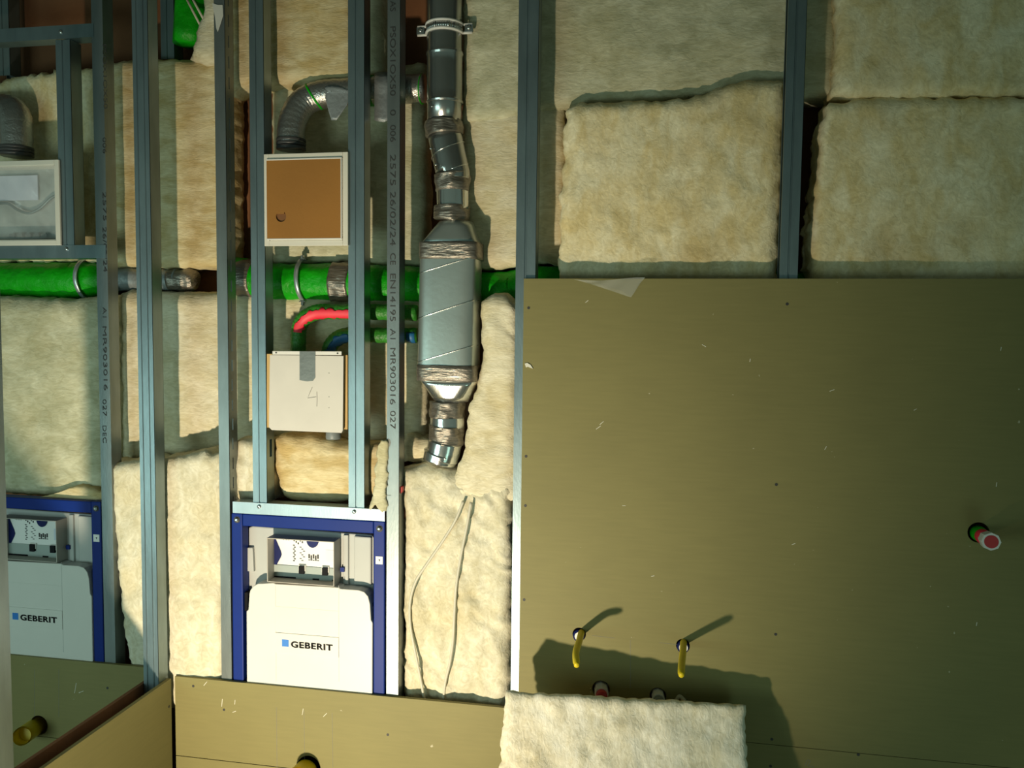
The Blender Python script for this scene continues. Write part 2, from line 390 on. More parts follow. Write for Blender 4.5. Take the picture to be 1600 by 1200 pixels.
# ------------------------------------------------------------------ studs
def stud(label, pl, pr_, z0, z1, Y=0.0, dp=.05, xs=None, rib=True, mat='zinc_steel', ref=610, slots=None, holes=(), group='galvanised wall studs', web='R', name='metal_stud', dbl=False):
    "C section: flange facing the viewer, web on one side, lipped rear flange; slots/holes are cut through the web"
    x0, x1 = P(pl, ref, Y).x, P(pr_, ref, Y).x
    if web == 'L': x0, x1 = x1, x0
    if xs: x0, x1 = xs
    t = thing(name, label, 'stud', ((x0+x1)/2, Y+dp/2, z0), group)
    w_ = x1-x0; bm = NB()
    ribs = []
    if rib: ribs = [(x0+w_*.42, 0), (x0+w_*.45, .0028), (x0+w_*.50, .0028), (x0+w_*.53, 0)]
    if dbl: ribs = [(x0+w_*.22, 0), (x0+w_*.26, .003), (x0+w_*.34, .003), (x0+w_*.38, 0), (x0+w_*.66, 0), (x0+w_*.70, .003), (x0+w_*.76, .003), (x0+w_*.80, 0)]
    fl = [(x0, Y+.010), (x0, Y)]+[(a, Y+b_) for a, b_ in ribs]+[(x1, Y)]
    bk = [(x1, Y+dp), (x0, Y+dp), (x0, Y+dp-.010)]
    for prof in (fl, bk):
        lo_ = [bm.verts.new((a, b_, z0)) for a, b_ in prof]; hi = [bm.verts.new((a, b_, z1)) for a, b_ in prof]
        for i in range(len(prof)-1): bm.faces.new((lo_[i], lo_[i+1], hi[i+1], hi[i]))
    wire(bm, 'flange', mat, t, sol=.0011)
    bm = NB(); cuts = []
    if slots:
        za, zb, ln, gap, y_0, y_1 = slots; z = za
        while z+ln < zb: cuts.append((z, z+ln, y_0, y_1)); z += ln+gap
    for z, ln, y_0, y_1 in holes: cuts.append((z-ln/2, z+ln/2, y_0, y_1))
    cuts.sort(); z = z0
    def q(za, zb, ya, yb):
        bm.faces.new([bm.verts.new(c) for c in ((x1, Y+ya, za), (x1, Y+yb, za), (x1, Y+yb, zb), (x1, Y+ya, zb))])
    for a, b_, ya, yb in cuts:
        if a > z: q(z, a, 0, dp)
        q(a, b_, 0, ya); q(a, b_, yb, dp); z = b_
    q(z, z1, 0, dp); bmesh.ops.remove_doubles(bm, verts=bm.verts, dist=1e-5)
    wire(bm, 'web', mat, t, sol=.0011)
    return t
Z1 = 3.045
zf = lambda px, py, Y=0: P(px, py, Y).z
s1 = stud('printed narrow stud at right side of the far left bay', 155, 171.5, .02, Z1, rib=False, mat='zinc_grey')
s3 = stud('slotted stud between the left wool batt and the cistern bay', 341, 357.5, .02, Z1, rib=False, mat='zinc_grey', slots=(.9, 2.95, .036, .026, .019, .024))
s4 = stud('stud touching left edge of the orange and white access panels', 394, 416, zf(405, 788), Z1, ref=610, holes=[(zf(422, 700, .025), .055, .017, .035)])
s5 = stud('stud touching right edge of the orange and white access panels', 544.5, 569.5, zf(556, 800), Z1)
s6 = stud('printed stud with black lettering just left of the flat silver silencer', 604.5, 624, .02, Z1, rib=False, mat='zinc_grey')
s7 = stud('long stud along the left edge of the large right board', 803.5, 834.5, .02, Z1)
s8 = stud('stud rising above the large board between two cream batts', 1217.5, 1246.5, .02, Z1, ref=440)
sb = stud('partition stud standing in the corner left of the cistern bay', 222.5, 248.5, .02, Z1, Y=-.065, dp=.05, rib=False, dbl=True, holes=[], group=None, xs=(SXL+.0005, SXR-.0005))
# web of the partition stud lies inside; near stud of the same partition
NSY = min((abs(P(16.5, 1010, -.5-.005*k).x-SXR), -.55-.005*k) for k in range(80))[1]; print('NSY', NSY)
sn = stud('near partition stud cut by the left edge of the photograph', -12, 17.5, .02, Z1, Y=NSY, ref=1010, group=None, dbl=True, rib=False, xs=(SXL+.0005, SXR-.0005))
# frame around the left box
s0 = stud('short dark stud at right edge of the film covered box', 91, 113.5, zf(100, 383), zf(100, 62), ref=250, mat='zinc_steel')
def rail(label, pa, pb, y_t, y_b, Y0, Y1, mat='zinc_steel', px=None, screws=(), lip=0, name='metal_rail'):
    px = px if px is not None else (pa+pb)/2
    x0, x1 = P(pa, y_t, Y0).x, P(pb, y_t, Y0).x; z1, z0 = P(px, y_t, Y0).z, P(px, y_b, Y0).z
    t = thing(name, label, 'rail', ((x0+x1)/2, (Y0+Y1)/2, z0)); bm = NB()
    prof = [(Y1, z1), (Y0, z1), (Y0, z0), (Y1, z0)]
    lo_ = [bm.verts.new((x0, a, b_)) for a, b_ in prof]; hi = [bm.verts.new((x1, a, b_)) for a, b_ in prof]
    for i in range(3): bm.faces.new((lo_[i], lo_[i+1], hi[i+1], hi[i]))
    wire(bm, 'channel', mat, t, sol=.0011)
    for x, y in screws:
        bm = NB(); disc(bm, P(x, y, Y0), .006, h=.004, dome=True); wire(bm, 'screw', 'duct_shiny', t, smooth=True)
    return t
rail('dark upper rail crossing the far left bay', -60, 146, 41, 62, -.001, .048, px=70, screws=[(95, 50)])
rail('dark lower rail under the film covered box', -60, 165, 383, 403.5, -.002, .048, px=100, screws=[(104, 389)])
rail('pale steel rail lying on top of the front blue cistern frame', 363.5, 601, 790, 808, -.004, .046, 'zinc_bright', px=482, screws=[(405, 791.5), (553.5, 799.5)])
# studs of the rear layer
stud('dark stud of the rear layer beside the green duct at the top', 251, 272, zf(260, 92, .17), Z1, Y=.17, ref=40, mat='zinc_dark', group=None)
stud('blackish rear stud in the top left corner', -6, 14, zf(5, 118, .18), Z1, Y=.18, ref=40, mat='zinc_dark', group=None)

# printing on the studs
def printed(st, px, words, mat='ink', size=.024):
    "words: (text, first row, last row) read downwards"
    for w_, ya, yb in words:
        a = P(px, ya, 0); b_ = P(px, yb, 0)
        o = text(w_, size, a, (0, 0, -1), (1, 0, 0), 'printed_word', mat, st, -.0002, 1.0, .0012)
        me = o.data; zs = [v.co.z for v in me.vertices]; k = (a.z-b_.z)/(max(zs)-min(zs)); top = max(zs); base = a.z-st.location.z
        for v in me.vertices: v.co.z = base+(v.co.z-top)*k
WORDS = [('AS', 2, 18), ('PSOX1OX50', 42, 150), ('0', 172, 181), ('006', 196, 222), ('2575', 242, 290), ('26/02/24', 300, 384), ('CE', 396, 414), ('EN14195', 428, 502), ('A1', 514, 530), ('MR903016', 544, 632), ('027', 642, 670)]
printed(s6, 609.8, WORDS)
printed(s1, 160.5, [('PSOX1OX50', 70, 170), ('006', 215, 240), ('2575', 300, 345), ('26/02/24', 355, 425), ('A1', 480, 496), ('MR903016', 510, 610), ('027', 624, 650), ('DEC', 665, 692)], 'ink', .019)
# smudge, red tape, paper scrap
bm = NB(); prism(bm, [XZ(606+4.5*math.cos(a*.7), 692+7*math.sin(a*.7), 0) for a in range(9)], -.0006, .0); wire(bm, 'smudge', 'ink_soft', s6)
bm = NB(); tube(bm, [P(605, 774, -.0004), P(608, 774, -.0004), P(611, 774, -.0004)], .0006, 6); wire(bm, 'cut_mark', 'ink', s6)
rp = P(628, 765, .02)
bm = NB(); prism(bm, [(rp.x-.004+.010*math.cos(a*.9)*(.8+.2*(a % 2)), rp.z+.012*math.sin(a*.9)) for a in range(7)], .012, .03)
tag(wire(bm, 'plastic_cap', 'red_plastic', bevel=.001), 'small red plastic bit on the side of the printed stud', 'cap')
bm = NB()
prism(bm, [XZ(x, y, -.002) for x, y in ((332, 5), (341, 8), (348, 8), (349, 24), (344, 40), (340.5, 50), (338, 44), (336, 26), (333, 12))], -.003, -.0016)
tag(wire(bm, 'paper_scrap', 'paper_scrap'), 'torn white paper scrap stuck near the top of the slotted stud', 'paper')
bm = NB()
prism(bm, [XZ(x, y, -TB-.001) for x, y in ((820, 568), (824, 567), (829, 570), (833, 576), (830, 575), (825, 573), (822, 574))], -TB-.003, -TB-.0005)
tag(wire(bm, 'plaster_chip', 'plaster_smear'), 'small white chip on the left edge of the large board', 'chip')
# folded film strip hanging over the board
bm = NB(); nn = 22; rows = []
for i in range(nn+1):
    u = i/nn; xa = 898+u*110; up_ = 436+2.5*math.sin(u*5); dn = 437+33*(u**1.1)*(1 if u < .86 else max(.2, (1.03-u)/.17)); row = []
    for j in range(5):
        v = j/4; p = P(xa-8*v*u, up_*(1-v)+dn*v, -TB-.003); p.y -= .006*abs(math.sin(u*9+v*2)); row.append(bm.verts.new(p))
    rows.append(row)
for a_, b_ in zip(rows, rows[1:]):
    for j in range(4): bm.faces.new((a_[j], a_[j+1], b_[j+1], b_[j]))
tag(wire(bm, 'film_strip', 'clear_film', smooth=True), 'crumpled clear film strip hanging over the top edge of the large board', 'film')

# ------------------------------------------------------------------ insulation batts
G1 = None
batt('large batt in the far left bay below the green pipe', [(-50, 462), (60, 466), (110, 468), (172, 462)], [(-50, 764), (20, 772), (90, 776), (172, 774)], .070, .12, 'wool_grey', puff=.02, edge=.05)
batt('small yellowish wool tuft on top of the far left cistern frame', [(75, 783), (92, 771), (118, 759), (140, 761), (152, 768), (170, 766)], [(0, 786), (60, 784), (110, 787), (170, 790)], .035, .07, 'wool_yellow', left=[(75, 783), (30, 782), (0, 786)], rag=.01, edge=.02)
batt('batt behind the film covered box, torn upper edge', [(-50, 132), (0, 126), (40, 117), (90, 111), (130, 104), (172, 101)], [(-50, 408), (172, 408)], .15, .1, 'wool_tan', rag=.012)
batt('yellow lit batt high left behind the partition stud', [(172, 97), (211, 92), (262, 91), (300, 93), (352, 94)], [(172, 414), (260, 417), (352, 417)], .13, .12, 'wool_yellow', rag=.006)
batt('pale batt left below the grey taped pipe', [(184, 460), (200, 453), (262, 457), (352, 458)], [(184, 722), (352, 722)], .13, .12, 'wool_cream', rag=.005, puff=.02, edge=.045)
batt('loose slumped batt at left standing on the low boards', [(171, 724), (200, 721), (218, 722), (228, 717), (262, 716), (300, 708), (322, 703), (331, 708), (352, 706)], [(212, 1100), (352, 1112)], .018, .13, 'wool_white',
     left=[(171, 724), (175, 800), (182, 870), (188, 940), (197, 1000), (212, 1100)], rag=.009, puff=.022, wr=.006, edge=.03)
batt('yellow batt at the top above the silver elbow', [(358, -30), (552, -30)], [(358, 140), (392, 131), (430, 127), (480, 130), (552, 124)], .10, .11, 'wool_yellow', rag=.008)
batt('narrow dull batt at top between the two middle studs', [(560, -30), (593, -30)], [(560, 112), (600, 112)], .13, .1, 'wool_grey', right=[(593, -30), (597, 30), (600, 112)])
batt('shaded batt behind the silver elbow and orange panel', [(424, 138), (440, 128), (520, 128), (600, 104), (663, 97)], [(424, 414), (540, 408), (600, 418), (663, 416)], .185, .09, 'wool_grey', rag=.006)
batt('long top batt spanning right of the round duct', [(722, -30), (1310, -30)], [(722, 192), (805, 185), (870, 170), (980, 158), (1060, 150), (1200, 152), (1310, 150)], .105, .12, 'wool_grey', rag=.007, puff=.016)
batt('batt right of the duct between silencer and long stud', [(722, 176), (805, 170), (880, 160)], [(722, 418), (805, 416), (838, 408), (886, 414)], .118, .12, 'wool_cream', rag=.006, puff=.016)
batt('thick square batt with curled top edge above the board', [(884, 172), (895, 161), (920, 159), (1000, 157), (1062, 153), (1100, 148), (1138, 129), (1170, 124), (1229, 125)], [(872, 452), (1216, 452)], .055, .13, 'wool_tan',
     left=[(884, 172), (880, 260), (874, 360), (872, 452)], right=[(1229, 125), (1222, 300), (1216, 452)], rag=.009, puff=.018, wr=.003, edge=.035)
batt('thick batt in the top right corner', [(1308, -40), (2050, -40)], [(1305, 149), (1400, 151), (1500, 149), (2050, 147)], .055, .13, 'wool_tan', rag=.010, puff=.016, edge=.03)
batt('thick batt above the board at the right edge of the photograph', [(1287, 185), (1300, 163), (1340, 153), (1450, 151), (1600, 150), (2050, 150)], [(1262, 462), (2050, 462)], .055, .13, 'wool_tan',
     left=[(1287, 185), (1280, 240), (1268, 330), (1262, 462)], rag=.010, puff=.016, edge=.03)
batt('pale batt behind the red and blue bent pipes', [(361, 458), (430, 462), (545, 458), (664, 462)], [(361, 706), (430, 700), (545, 700), (664, 705)], .155, .11, 'wool_cream', rag=.004)
batt('small crumpled wool piece left of the stud above the cistern', [(368, 688), (380, 684), (400, 684), (424, 690)], [(368, 782), (424, 784)], .055, .10, 'wool_white', rag=.008, puff=.02, wr=.008)
batt('yellow bulging batt directly above the front cistern', [(427, 684), (450, 679), (470, 680), (495, 684), (520, 691), (560, 694), (600, 692)], [(442, 776), (470, 786), (510, 786), (560, 780), (600, 778)], .06, .10, 'wool_yellow',
     left=[(427, 684), (427, 730), (434, 760), (442, 776)], rag=.008, puff=.022, edge=.04)
batt('torn wool strip hanging beside the printed stud', [(590, 694), (598, 686), (606, 690)], [(579, 795), (588, 790), (596, 801), (602, 797)], -.006, .014, 'wool_grey', left=[(590, 694), (587, 730), (584, 760), (579, 795)], rag=.008, puff=.006, edge=.006, res=.0045)
batt('shaded wool lump behind the bottom elbow of the duct', [(628, 690), (640, 680), (660, 684), (690, 682)], [(628, 722), (690, 722)], .10, .1, 'wool_cream', rag=.010, puff=.02)
batt('tall narrow batt right of the flat silencer', [(751, 470), (768, 461), (790, 459), (800, 470), (812, 488)], [(700, 768), (725, 780), (760, 786), (790, 786), (812, 782)], .05, .12, 'wool_cream',
     left=[(751, 470), (753, 560), (745, 605), (731, 640), (726, 700), (714, 735), (700, 768)], rag=.006, puff=.024, wr=.004, edge=.035)
batt('wrinkled lower batt with two cables right of the cistern', [(629, 736), (655, 728), (690, 736), (730, 742), (798, 758)], [(629, 1150), (798, 1160)], .05, .13, 'wool_white', rag=.009, puff=.022, wr=.013, wrdir=(1, .8), edge=.03)
batt('curled wool piece beside white conduits at the top left', [(312, -30), (352, -30)], [(297, 90), (320, 98), (352, 97)], .10, .1, 'wool_cream', left=[(312, -30), (318, 18), (306, 45), (302, 70), (297, 90)], rag=.008, puff=.03)

# leaning batt in front of the board
def lean_batt():
    bm = NB(); nx, nz = 70, 80; th = .075
    TL, TR = P(791, 1079, -.22), P(1166, 1101, -.125)
    axis = (TR-TL); W = axis.length
    dn = Vector((0, -.40, -.86)).normalized(); Hh = .70
    nrm = axis.normalized().cross(dn).normalized()
    if nrm.y > 0: nrm = -nrm
    G = []
    for j in range(nz+1):
        row = []
        for i in range(nx+1):
            u, v = i/nx, j/nz
            p = TL+axis*u+dn*Hh*v
            de = min(u*W, (1-u)*W, v*Hh, (1-v)*Hh); k = max(0, 1-de/.02)
            d_ = noise.fractal(p*10, 1, 2, 4)*.008+noise.noise(p*Vector((60, 30, 30)).x*.6)*.002-k*k*.010
            r_ = (noise.noise(p*60)*.006+noise.noise(p*150)*.004)*k
            row.append(bm.verts.new(p+nrm*d_+axis.normalized()*r_*(1 if 0 < i < nx or True else 0)-dn*noise.noise(p*45+Vector((5, 5, 5)))*.006*k))
        G.append(row)
    for j in range(nz):
        for i in range(nx): bm.faces.new((G[j][i], G[j+1][i], G[j+1][i+1], G[j][i+1]))
    loop = [G[0][i] for i in range(nx)]+[G[j][nx] for j in range(nz)]+[G[nz][i] for i in range(nx, 0, -1)]+[G[j][0] for j in range(nz, 0, -1)]
    prev = loop
    for s in range(1, 6):
        ring = [bm.verts.new(v.co-nrm*th*s/5+axis.normalized()*noise.noise(v.co*40+Vector((s, s, s)))*.004) for v in loop]
        for i in range(len(loop)): bm.faces.new((prev[i], prev[(i+1) % len(loop)], ring[(i+1) % len(loop)], ring[i]))
        prev = ring
    c = bm.verts.new(sum((v.co for v in prev), Vector())/len(prev))
    for i in range(len(prev)): bm.faces.new((prev[i], prev[(i+1) % len(prev)], c))
    tag(wire(bm, 'insulation_batt', 'wool_pale', smooth=True), 'loose pale batt leaning in front of the large board at the bottom', 'insulation')
lean_batt()

# ------------------------------------------------------------------ green insulated pipe run
def ring_clamp(parent, c, axis, r, wdt=.012, mat='zinc_bright', name='pipe_clamp', label=None):
    c = Vector(c); t = thing(name, label, 'clamp', c)
    bm = NB(); a = Vector(axis).normalized(); u = a.orthogonal().normalized(); v = a.cross(u); n_ = 40
    for s_ in range(n_):
        A = [2*math.pi*(s_+e)/n_ for e in (0, 1)]
        q = []
        for an in A:
            d_ = u*math.cos(an)+v*math.sin(an)
            q += [c+d_*r-a*wdt/2, c+d_*r+a*wdt/2, c+d_*(r+.004)+a*wdt*.35, c+d_*(r+.004)-a*wdt*.35]
        vs = [bm.verts.new(p) for p in q]
        for i in range(4): bm.faces.new((vs[i], vs[(i+1) % 4], vs[4+(i+1) % 4], vs[4+i]))
    bmesh.ops.remove_doubles(bm, verts=bm.verts, dist=1e-5)
    wire(bm, 'band', mat, t, smooth=True)
    return t
gy = .175
gp = thing('insulated_pipe', 'bright green foil wrapped pipe running behind the studs at mid height', 'pipe', P(400, 470, gy))
def seg_pipe(name, mat, pts, rad, jit=.004, Y=gy):
    path = []; rr = []
    n_ = 10
    for (a, b_), (r0, r1) in zip(zip(pts, pts[1:]), zip(rad, rad[1:])):
        for k in range(n_): path.append(P(a[0]+(b_[0]-a[0])*k/n_, a[1]+(b_[1]-a[1])*k/n_, Y)); rr.append(r0+(r1-r0)*k/n_)
    path.append(P(*pts[-1], Y)); rr.append(rad[-1])
    bm = NB(); tube(bm, path, rr, 40, True, 0, jit); return wire(bm, name, mat, gp, smooth=True)
seg_pipe('foil_sleeve', 'green_foil', [(-60, 440), (120, 440), (140, 437), (182, 437)], [.066, .066, .060, .045])
seg_pipe('grey_tape_wrap', 'grey_tape', [(182, 437), (190, 436), (262, 437), (280, 437)], [.040, .038, .036, .038])
seg_pipe('foil_tape_wrap', 'foil_tape', [(268, 437), (300, 437), (306, 437)], [.038, .037, .030], .006)
seg_pipe('foil_sleeve', 'green_foil', [(368, 430), (390, 434), (430, 441), (480, 441), (560, 443), (660, 446), (760, 452), (798, 455), (806, 452), (830, 444), (900, 446)], [.060, .062, .060, .061, .062, .058, .054, .060, .058, .056, .056])
seg_pipe('foil_tape_wrap', 'foil_tape', [(377, 434), (400, 436)], [.0645, .0645], .004)
seg_pipe('foil_tape_wrap', 'foil_tape', [(523, 442), (552, 443)], [.0665, .0665], .006)
seg_pipe('foil_sleeve', 'green_foil', [(900, 446), (1200, 452), (1302, 455)], [.052, .054, .05])
ring_clamp(None, P(139, 437, gy), (1, 0, .05), .068, .016, label='black and steel clamp around the green pipe in the far left bay')
cl = ring_clamp(None, P(477, 439, gy), (1, 0, .05), .069, .016, label='silver clamp around the green pipe under the orange panel')
for z_ in (1, -1):
    c = P(477, 439, gy)+Vector((.004, -.03, z_*.068)); bm = NB(); tube(bm, [c, c+Vector((0, 0, z_*.012))], .006, 10)
    box(bm, c.x-.010, c.x+.010, c.y-.006, c.y+.006, c.z-.001, c.z+.002); wire(bm, 'bolt', 'duct_shiny', cl)

# green duct piece seen at the top left, white conduits
bm = NB(); tube(bm, [P(300, -40, .17), P(300, 0, .17), P(298, 50, .17), P(297, 70, .17)], [.052, .052, .054, .054], 32, True, 0, .003)
tag(wire(bm, 'duct_end', 'green_foil', smooth=True), 'green wrapped duct end at the top left above the yellow batt', 'duct')
for k, (a, b_) in enumerate((((282, -20), (312, 38)), ((291, -20), (318, 30)))):
    bm = NB(); tube(bm, [P(*a, .105-.01*k), P(*b_, .105-.01*k)], .0035, 12)
    tag(wire(bm, 'conduit', 'cable_grey', smooth=True), ['thin white conduit over the green duct end, left of two', 'thin white conduit over the green duct end, right of two'][k], 'conduit', 'thin conduits at the top left')

# red and blue bent pipes
def bend(pts, Y, r): return [P(x, y, Y) for x, y in pts]
pr_ = [(651, 489), (600, 488), (545, 487), (510, 487), (495, 488), (482, 493), (472, 502), (467, 515), (466, 535), (466, 575), (466, 600)]
rt = thing('bent_pipe', 'green corrugated pipe painted red, bending down behind the white panel', 'pipe', P(466, 600, .105))
path = spline(bend(pr_, .10, 0), 8)
def corr(path, r, rows=1):
    return [r+.0009*math.sin(i*2.1) for i in range(len(path))]
bm = NB(); tube(bm, path, corr(path, .0245), 24, True); wire(bm, 'tube', 'green_pipe', rt, smooth=True)
def paint(parent, path, i0, i1, r, mat, a0, a1):
    bm = NB(); fr = frames(path); rows = []
    for i in range(i0, i1):
        t, u, v = fr[i]; row = []
        fv = Vector((0, -1, 0)); fv = (fv-t*fv.dot(t)).normalized(); sd = t.cross(fv)
        for k in range(9):
            a = a0+(a1-a0)*k/8+.6*noise.noise(path[i]*60+Vector((k, 0, 0)))*(1 if k in (0, 8) else 0)
            row.append(bm.verts.new(path[i]+(fv*math.cos(a)+sd*math.sin(a))*(r+.0018)))
        rows.append(row)
    for A, B_ in zip(rows, rows[1:]):
        for k in range(8): bm.faces.new((A[k], A[k+1], B_[k+1], B_[k]))
    return wire(bm, 'paint_stripe', mat, parent, smooth=True, sol=.0006)
n_ = len(path); paint(rt, path, int(n_*.17), int(n_*.74), .0247, 'red_paint', -.95, .25)
pb_ = [(651, 524), (600, 524), (560, 523), (545, 523), (530, 527), (519, 537), (514, 550), (513, 575), (513, 600)]
bt = thing('bent_pipe', 'green corrugated pipe painted blue, bending down behind the white panel', 'pipe', P(513, 600, .085))
path = spline(bend(pb_, .09, 0), 8)
bm = NB(); tube(bm, path, corr(path, .0235), 24, True); wire(bm, 'tube', 'green_pipe', bt, smooth=True)
paint(bt, path, int(len(path)*.34), int(len(path)*.74), .0237, 'blue_paint', -1.2, .1)
paint(bt, path, 0, 3, .0237, 'blue_paint', -1.0, .6)
bm = NB(); a = P(521, 660, .08); b_ = P(521, 686, .08); tube(bm, [a, b_-Vector((0, 0, -.004)), b_], [.024, .024, .022], 24)
tag(wire(bm, 'pipe_stub', 'pipe_grey', smooth=True), 'grey pipe stub peeking out under the white panel', 'pipe')

# ------------------------------------------------------------------ silver elbow from the orange box
def arc_path(pts, n_=10): return spline(pts, n_)
el = thing('duct_elbow', 'silver foil elbow rising from the orange panel and turning right', 'duct', P(455, 240, .075))
ep = [P(x, y, Y) for x, y, Y in ((455, 226, .065), (455, 205, .068), (459, 185, .075), (468, 167, .085), (482, 155, .095), (502, 148, .10), (530, 145, .105), (600, 141, .11), (664, 138, .115))]
path = arc_path(ep, 8)
bm = NB(); tube(bm, path, [.0425+.0006*math.sin(i*1.9) for i in range(len(path))], 40, True, 0, .0008); wire(bm, 'foil_tube', 'foil_elbow', el, smooth=True)
def band_at(parent, c, ax, r, w_, mat, name, jit=0, seg=40):
    c = Vector(c); ax = Vector(ax).normalized(); bm = NB()
    tube(bm, [c-ax*w_/2, c-ax*w_*.25, c+ax*w_*.25, c+ax*w_/2], [r, r+.0006, r+.0006, r], seg, True, 0, jit); return wire(bm, name, mat, parent, smooth=True)
k = int(len(path)*.565); band_at(el, path[k], (path[k+1]-path[k]).normalized()+Vector((0, 0, .32)), .0445, .006, 'green_foil', 'green_band')
band_at(el, P(579, 142, .109), (1, 0, 0), .0455, .022, 'green_foil', 'green_band')
band_at(el, P(660, 139, .114), (1, 0, -.08), .0445, .003, 'green_foil', 'green_band')
for i, zc in enumerate((0, .013, .026)):
    c = P(455, 232, .065)+Vector((0, 0, zc*.9)); band_at(el, c, (0, 0, 1), .0445, .009, 'rubber', 'rubber_ring')
# hanging pieces of grey tape
def tape_flap(pts, Y, cat):
    bm = NB(); q = [P(x, y, Y) for x, y in pts]; th = .001
    prism(bm, [(p.x, p.z) for p in q], Y, Y+th); bmesh.ops.triangulate(bm, faces=bm.faces)
    return bm
def curved_flap(parent, cols, c, r, y_off=0):
    "tape laid over the tube: upper part follows the round, lower part hangs"
    bm = NB(); rows = []
    for (x, yt, yb) in cols:
        row = []; ctr = P(x, c(x), .108)
        for j in range(11):
            v = j/10; yy = yt+(yb-yt)*v; z = P(x, yy, .06).z
            dz = z-ctr.z; d_ = math.sqrt(max(0, r*r-dz*dz)) if dz > -r*.35 else math.sqrt(r*r*(1-.35**2))
            ry = ctr.y-d_-.002
            p = P(x, yy, ry-.0); row.append(bm.verts.new(p))
        rows.append(row)
    for A, B_ in zip(rows, rows[1:]):
        for j in range(10): bm.faces.new((A[j], A[j+1], B_[j+1], B_[j]))
    return wire(bm, 'tape_flap', 'grey_tape', parent, smooth=True, sol=.0008)
curved_flap(el, [(508, 136, 152), (513, 134, 172), (518, 133, 188), (526, 134, 188), (533, 136, 178), (542, 140, 165), (546, 140, 152)], lambda x: 145, .0445)
curved_flap(el, [(585, 114, 188), (592, 112, 190), (600, 112, 191), (610, 113, 186)], lambda x: 141, .0475)

# far left U elbow
ul = thing('duct_elbow', 'silver foil U bend above the film covered box', 'duct', P(25, 246, .06))
up_ = arc_path([P(x, y, Y) for x, y, Y in ((26, 236, .06), (26, 200, .062), (24, 182, .07), (16, 172, .09), (2, 170, .12), (-20, 172, .15), (-60, 175, .16))], 8)
bm = NB(); tube(bm, up_, [.048+.0006*math.sin(i*1.9) for i in range(len(up_))], 40, True, 0, .0008); wire(bm, 'foil_tube', 'foil_elbow', ul, smooth=True)
for i in range(3): band_at(ul, P(26, 242-i*5, .06), (0, 0, 1), .0505, .009, 'rubber', 'rubber_ring')
bm = NB(); tube(bm, [P(-14, 160, .14), P(1, 166, .125), P(1, 190, .125), P(-14, 200, .14)], .012, 12); wire(bm, 'green_band', 'green_foil', ul, smooth=True)

# ------------------------------------------------------------------ round duct and flat silencer
DY = .075
du = thing('ventilation_duct', 'vertical silver duct with flat silencer between the middle studs', 'duct', P(690, 725, DY))
def ctr(x, y, Y=DY): return P(x, y, Y)
def rpx(px, y, wpx, Y=DY): return (P(px+wpx/2, y, Y-.05)-P(px-wpx/2, y, Y-.05)).length/2
def dseg(name, mat, pts, jit=0, seg=48):
    path = []; rr = []
    for (x, y, w_) in pts: path.append(ctr(x, y)); rr.append(rpx(x, y, w_))
    P2, R2 = [], []
    for i in range(len(path)-1):
        for k in range(6): P2.append(path[i].lerp(path[i+1], k/6)); R2.append(rr[i]+(rr[i+1]-rr[i])*k/6)
    P2.append(path[-1]); R2.append(rr[-1]); bm = NB(); tube(bm, P2, R2, seg, True, 0, jit); return wire(bm, name, mat, du, smooth=True)
dseg('round_pipe', 'duct_steel', [(695, -40, 54), (694.5, 195, 53)])
dseg('collar', 'duct_steel', [(695, 83, 57), (695, 86, 58), (695, 90, 55), (695, 157, 55), (695, 160, 57.5), (695, 163, 55)])
dseg('tape_wrap', 'foil_tape', [(694, 190, 56), (694, 200, 58), (695, 212, 56)], .006)
dseg('round_pipe', 'duct_steel', [(695, 210, 53), (708, 272, 53), (708, 280, 52)])
dseg('tape_wrap', 'foil_tape', [(706, 272, 55), (707, 285, 55), (707, 299, 52)], .006)
dseg('collar', 'duct_shiny', [(707, 292, 50), (708, 328, 50)])
dseg('tape_wrap', 'foil_tape', [(706, 322, 54), (706, 334, 56), (704, 346, 55)], .006)
dseg('tape_wrap', 'foil_tape', [(699, 627, 55), (699, 640, 56), (699, 652, 54)], .006)
dseg('collar', 'duct_shiny', [(699, 650, 53), (699, 668, 53)])
dseg('tape_wrap', 'foil_tape', [(699, 665, 55), (698, 680, 54), (697, 693, 52)], .006)
dseg('bottom_elbow', 'duct_shiny', [(696, 690, 53), (693, 705, 53), (689, 716, 53)])
dseg('bottom_elbow', 'duct_shiny', [(690, 708, 55), (686, 722, 52)])
def helix(path_pts, wpx, turns, ph, mat='duct_shiny'):
    bm = NB(); pts = []
    a, b_ = path_pts; A = ctr(a[0], a[1]); B_ = ctr(b_[0], b_[1]); r = rpx(a[0], a[1], wpx); N = int(turns*28)
    ax = (B_-A).normalized(); u = Vector((1, 0, 0)); u = (u-ax*u.dot(ax)).normalized(); v = ax.cross(u)
    for i in range(N+1):
        t = i/N; an = ph+2*math.pi*turns*t; pts.append(A.lerp(B_, t)+(u*math.cos(an)+v*math.sin(an))*(r+.0006))
    tube(bm, pts, .0015, 6); return wire(bm, 'lock_seam', mat, du, smooth=True)
helix([(695, -20), (695, 84)], 54, 1.6, 1.4)
helix([(696, 212), (707, 270)], 54, 1.7, 3.3)
for x, y in ((696, 75), (675, 166), (673, 232), (681, 257), (695, 717)):
    p = ctr(x, y, .0); r = rpx(695, y, 54)
    c = ctr(695 if y < 190 else 702, y); dx = p.x-c.x; yy = c.y-math.sqrt(max(1e-5, r*r-dx*dx))
    bm = NB(); disc(bm, P(x, y, yy), .0035, h=.003, dome=True); wire(bm, 'rivet', 'duct_shiny', du, smooth=True)
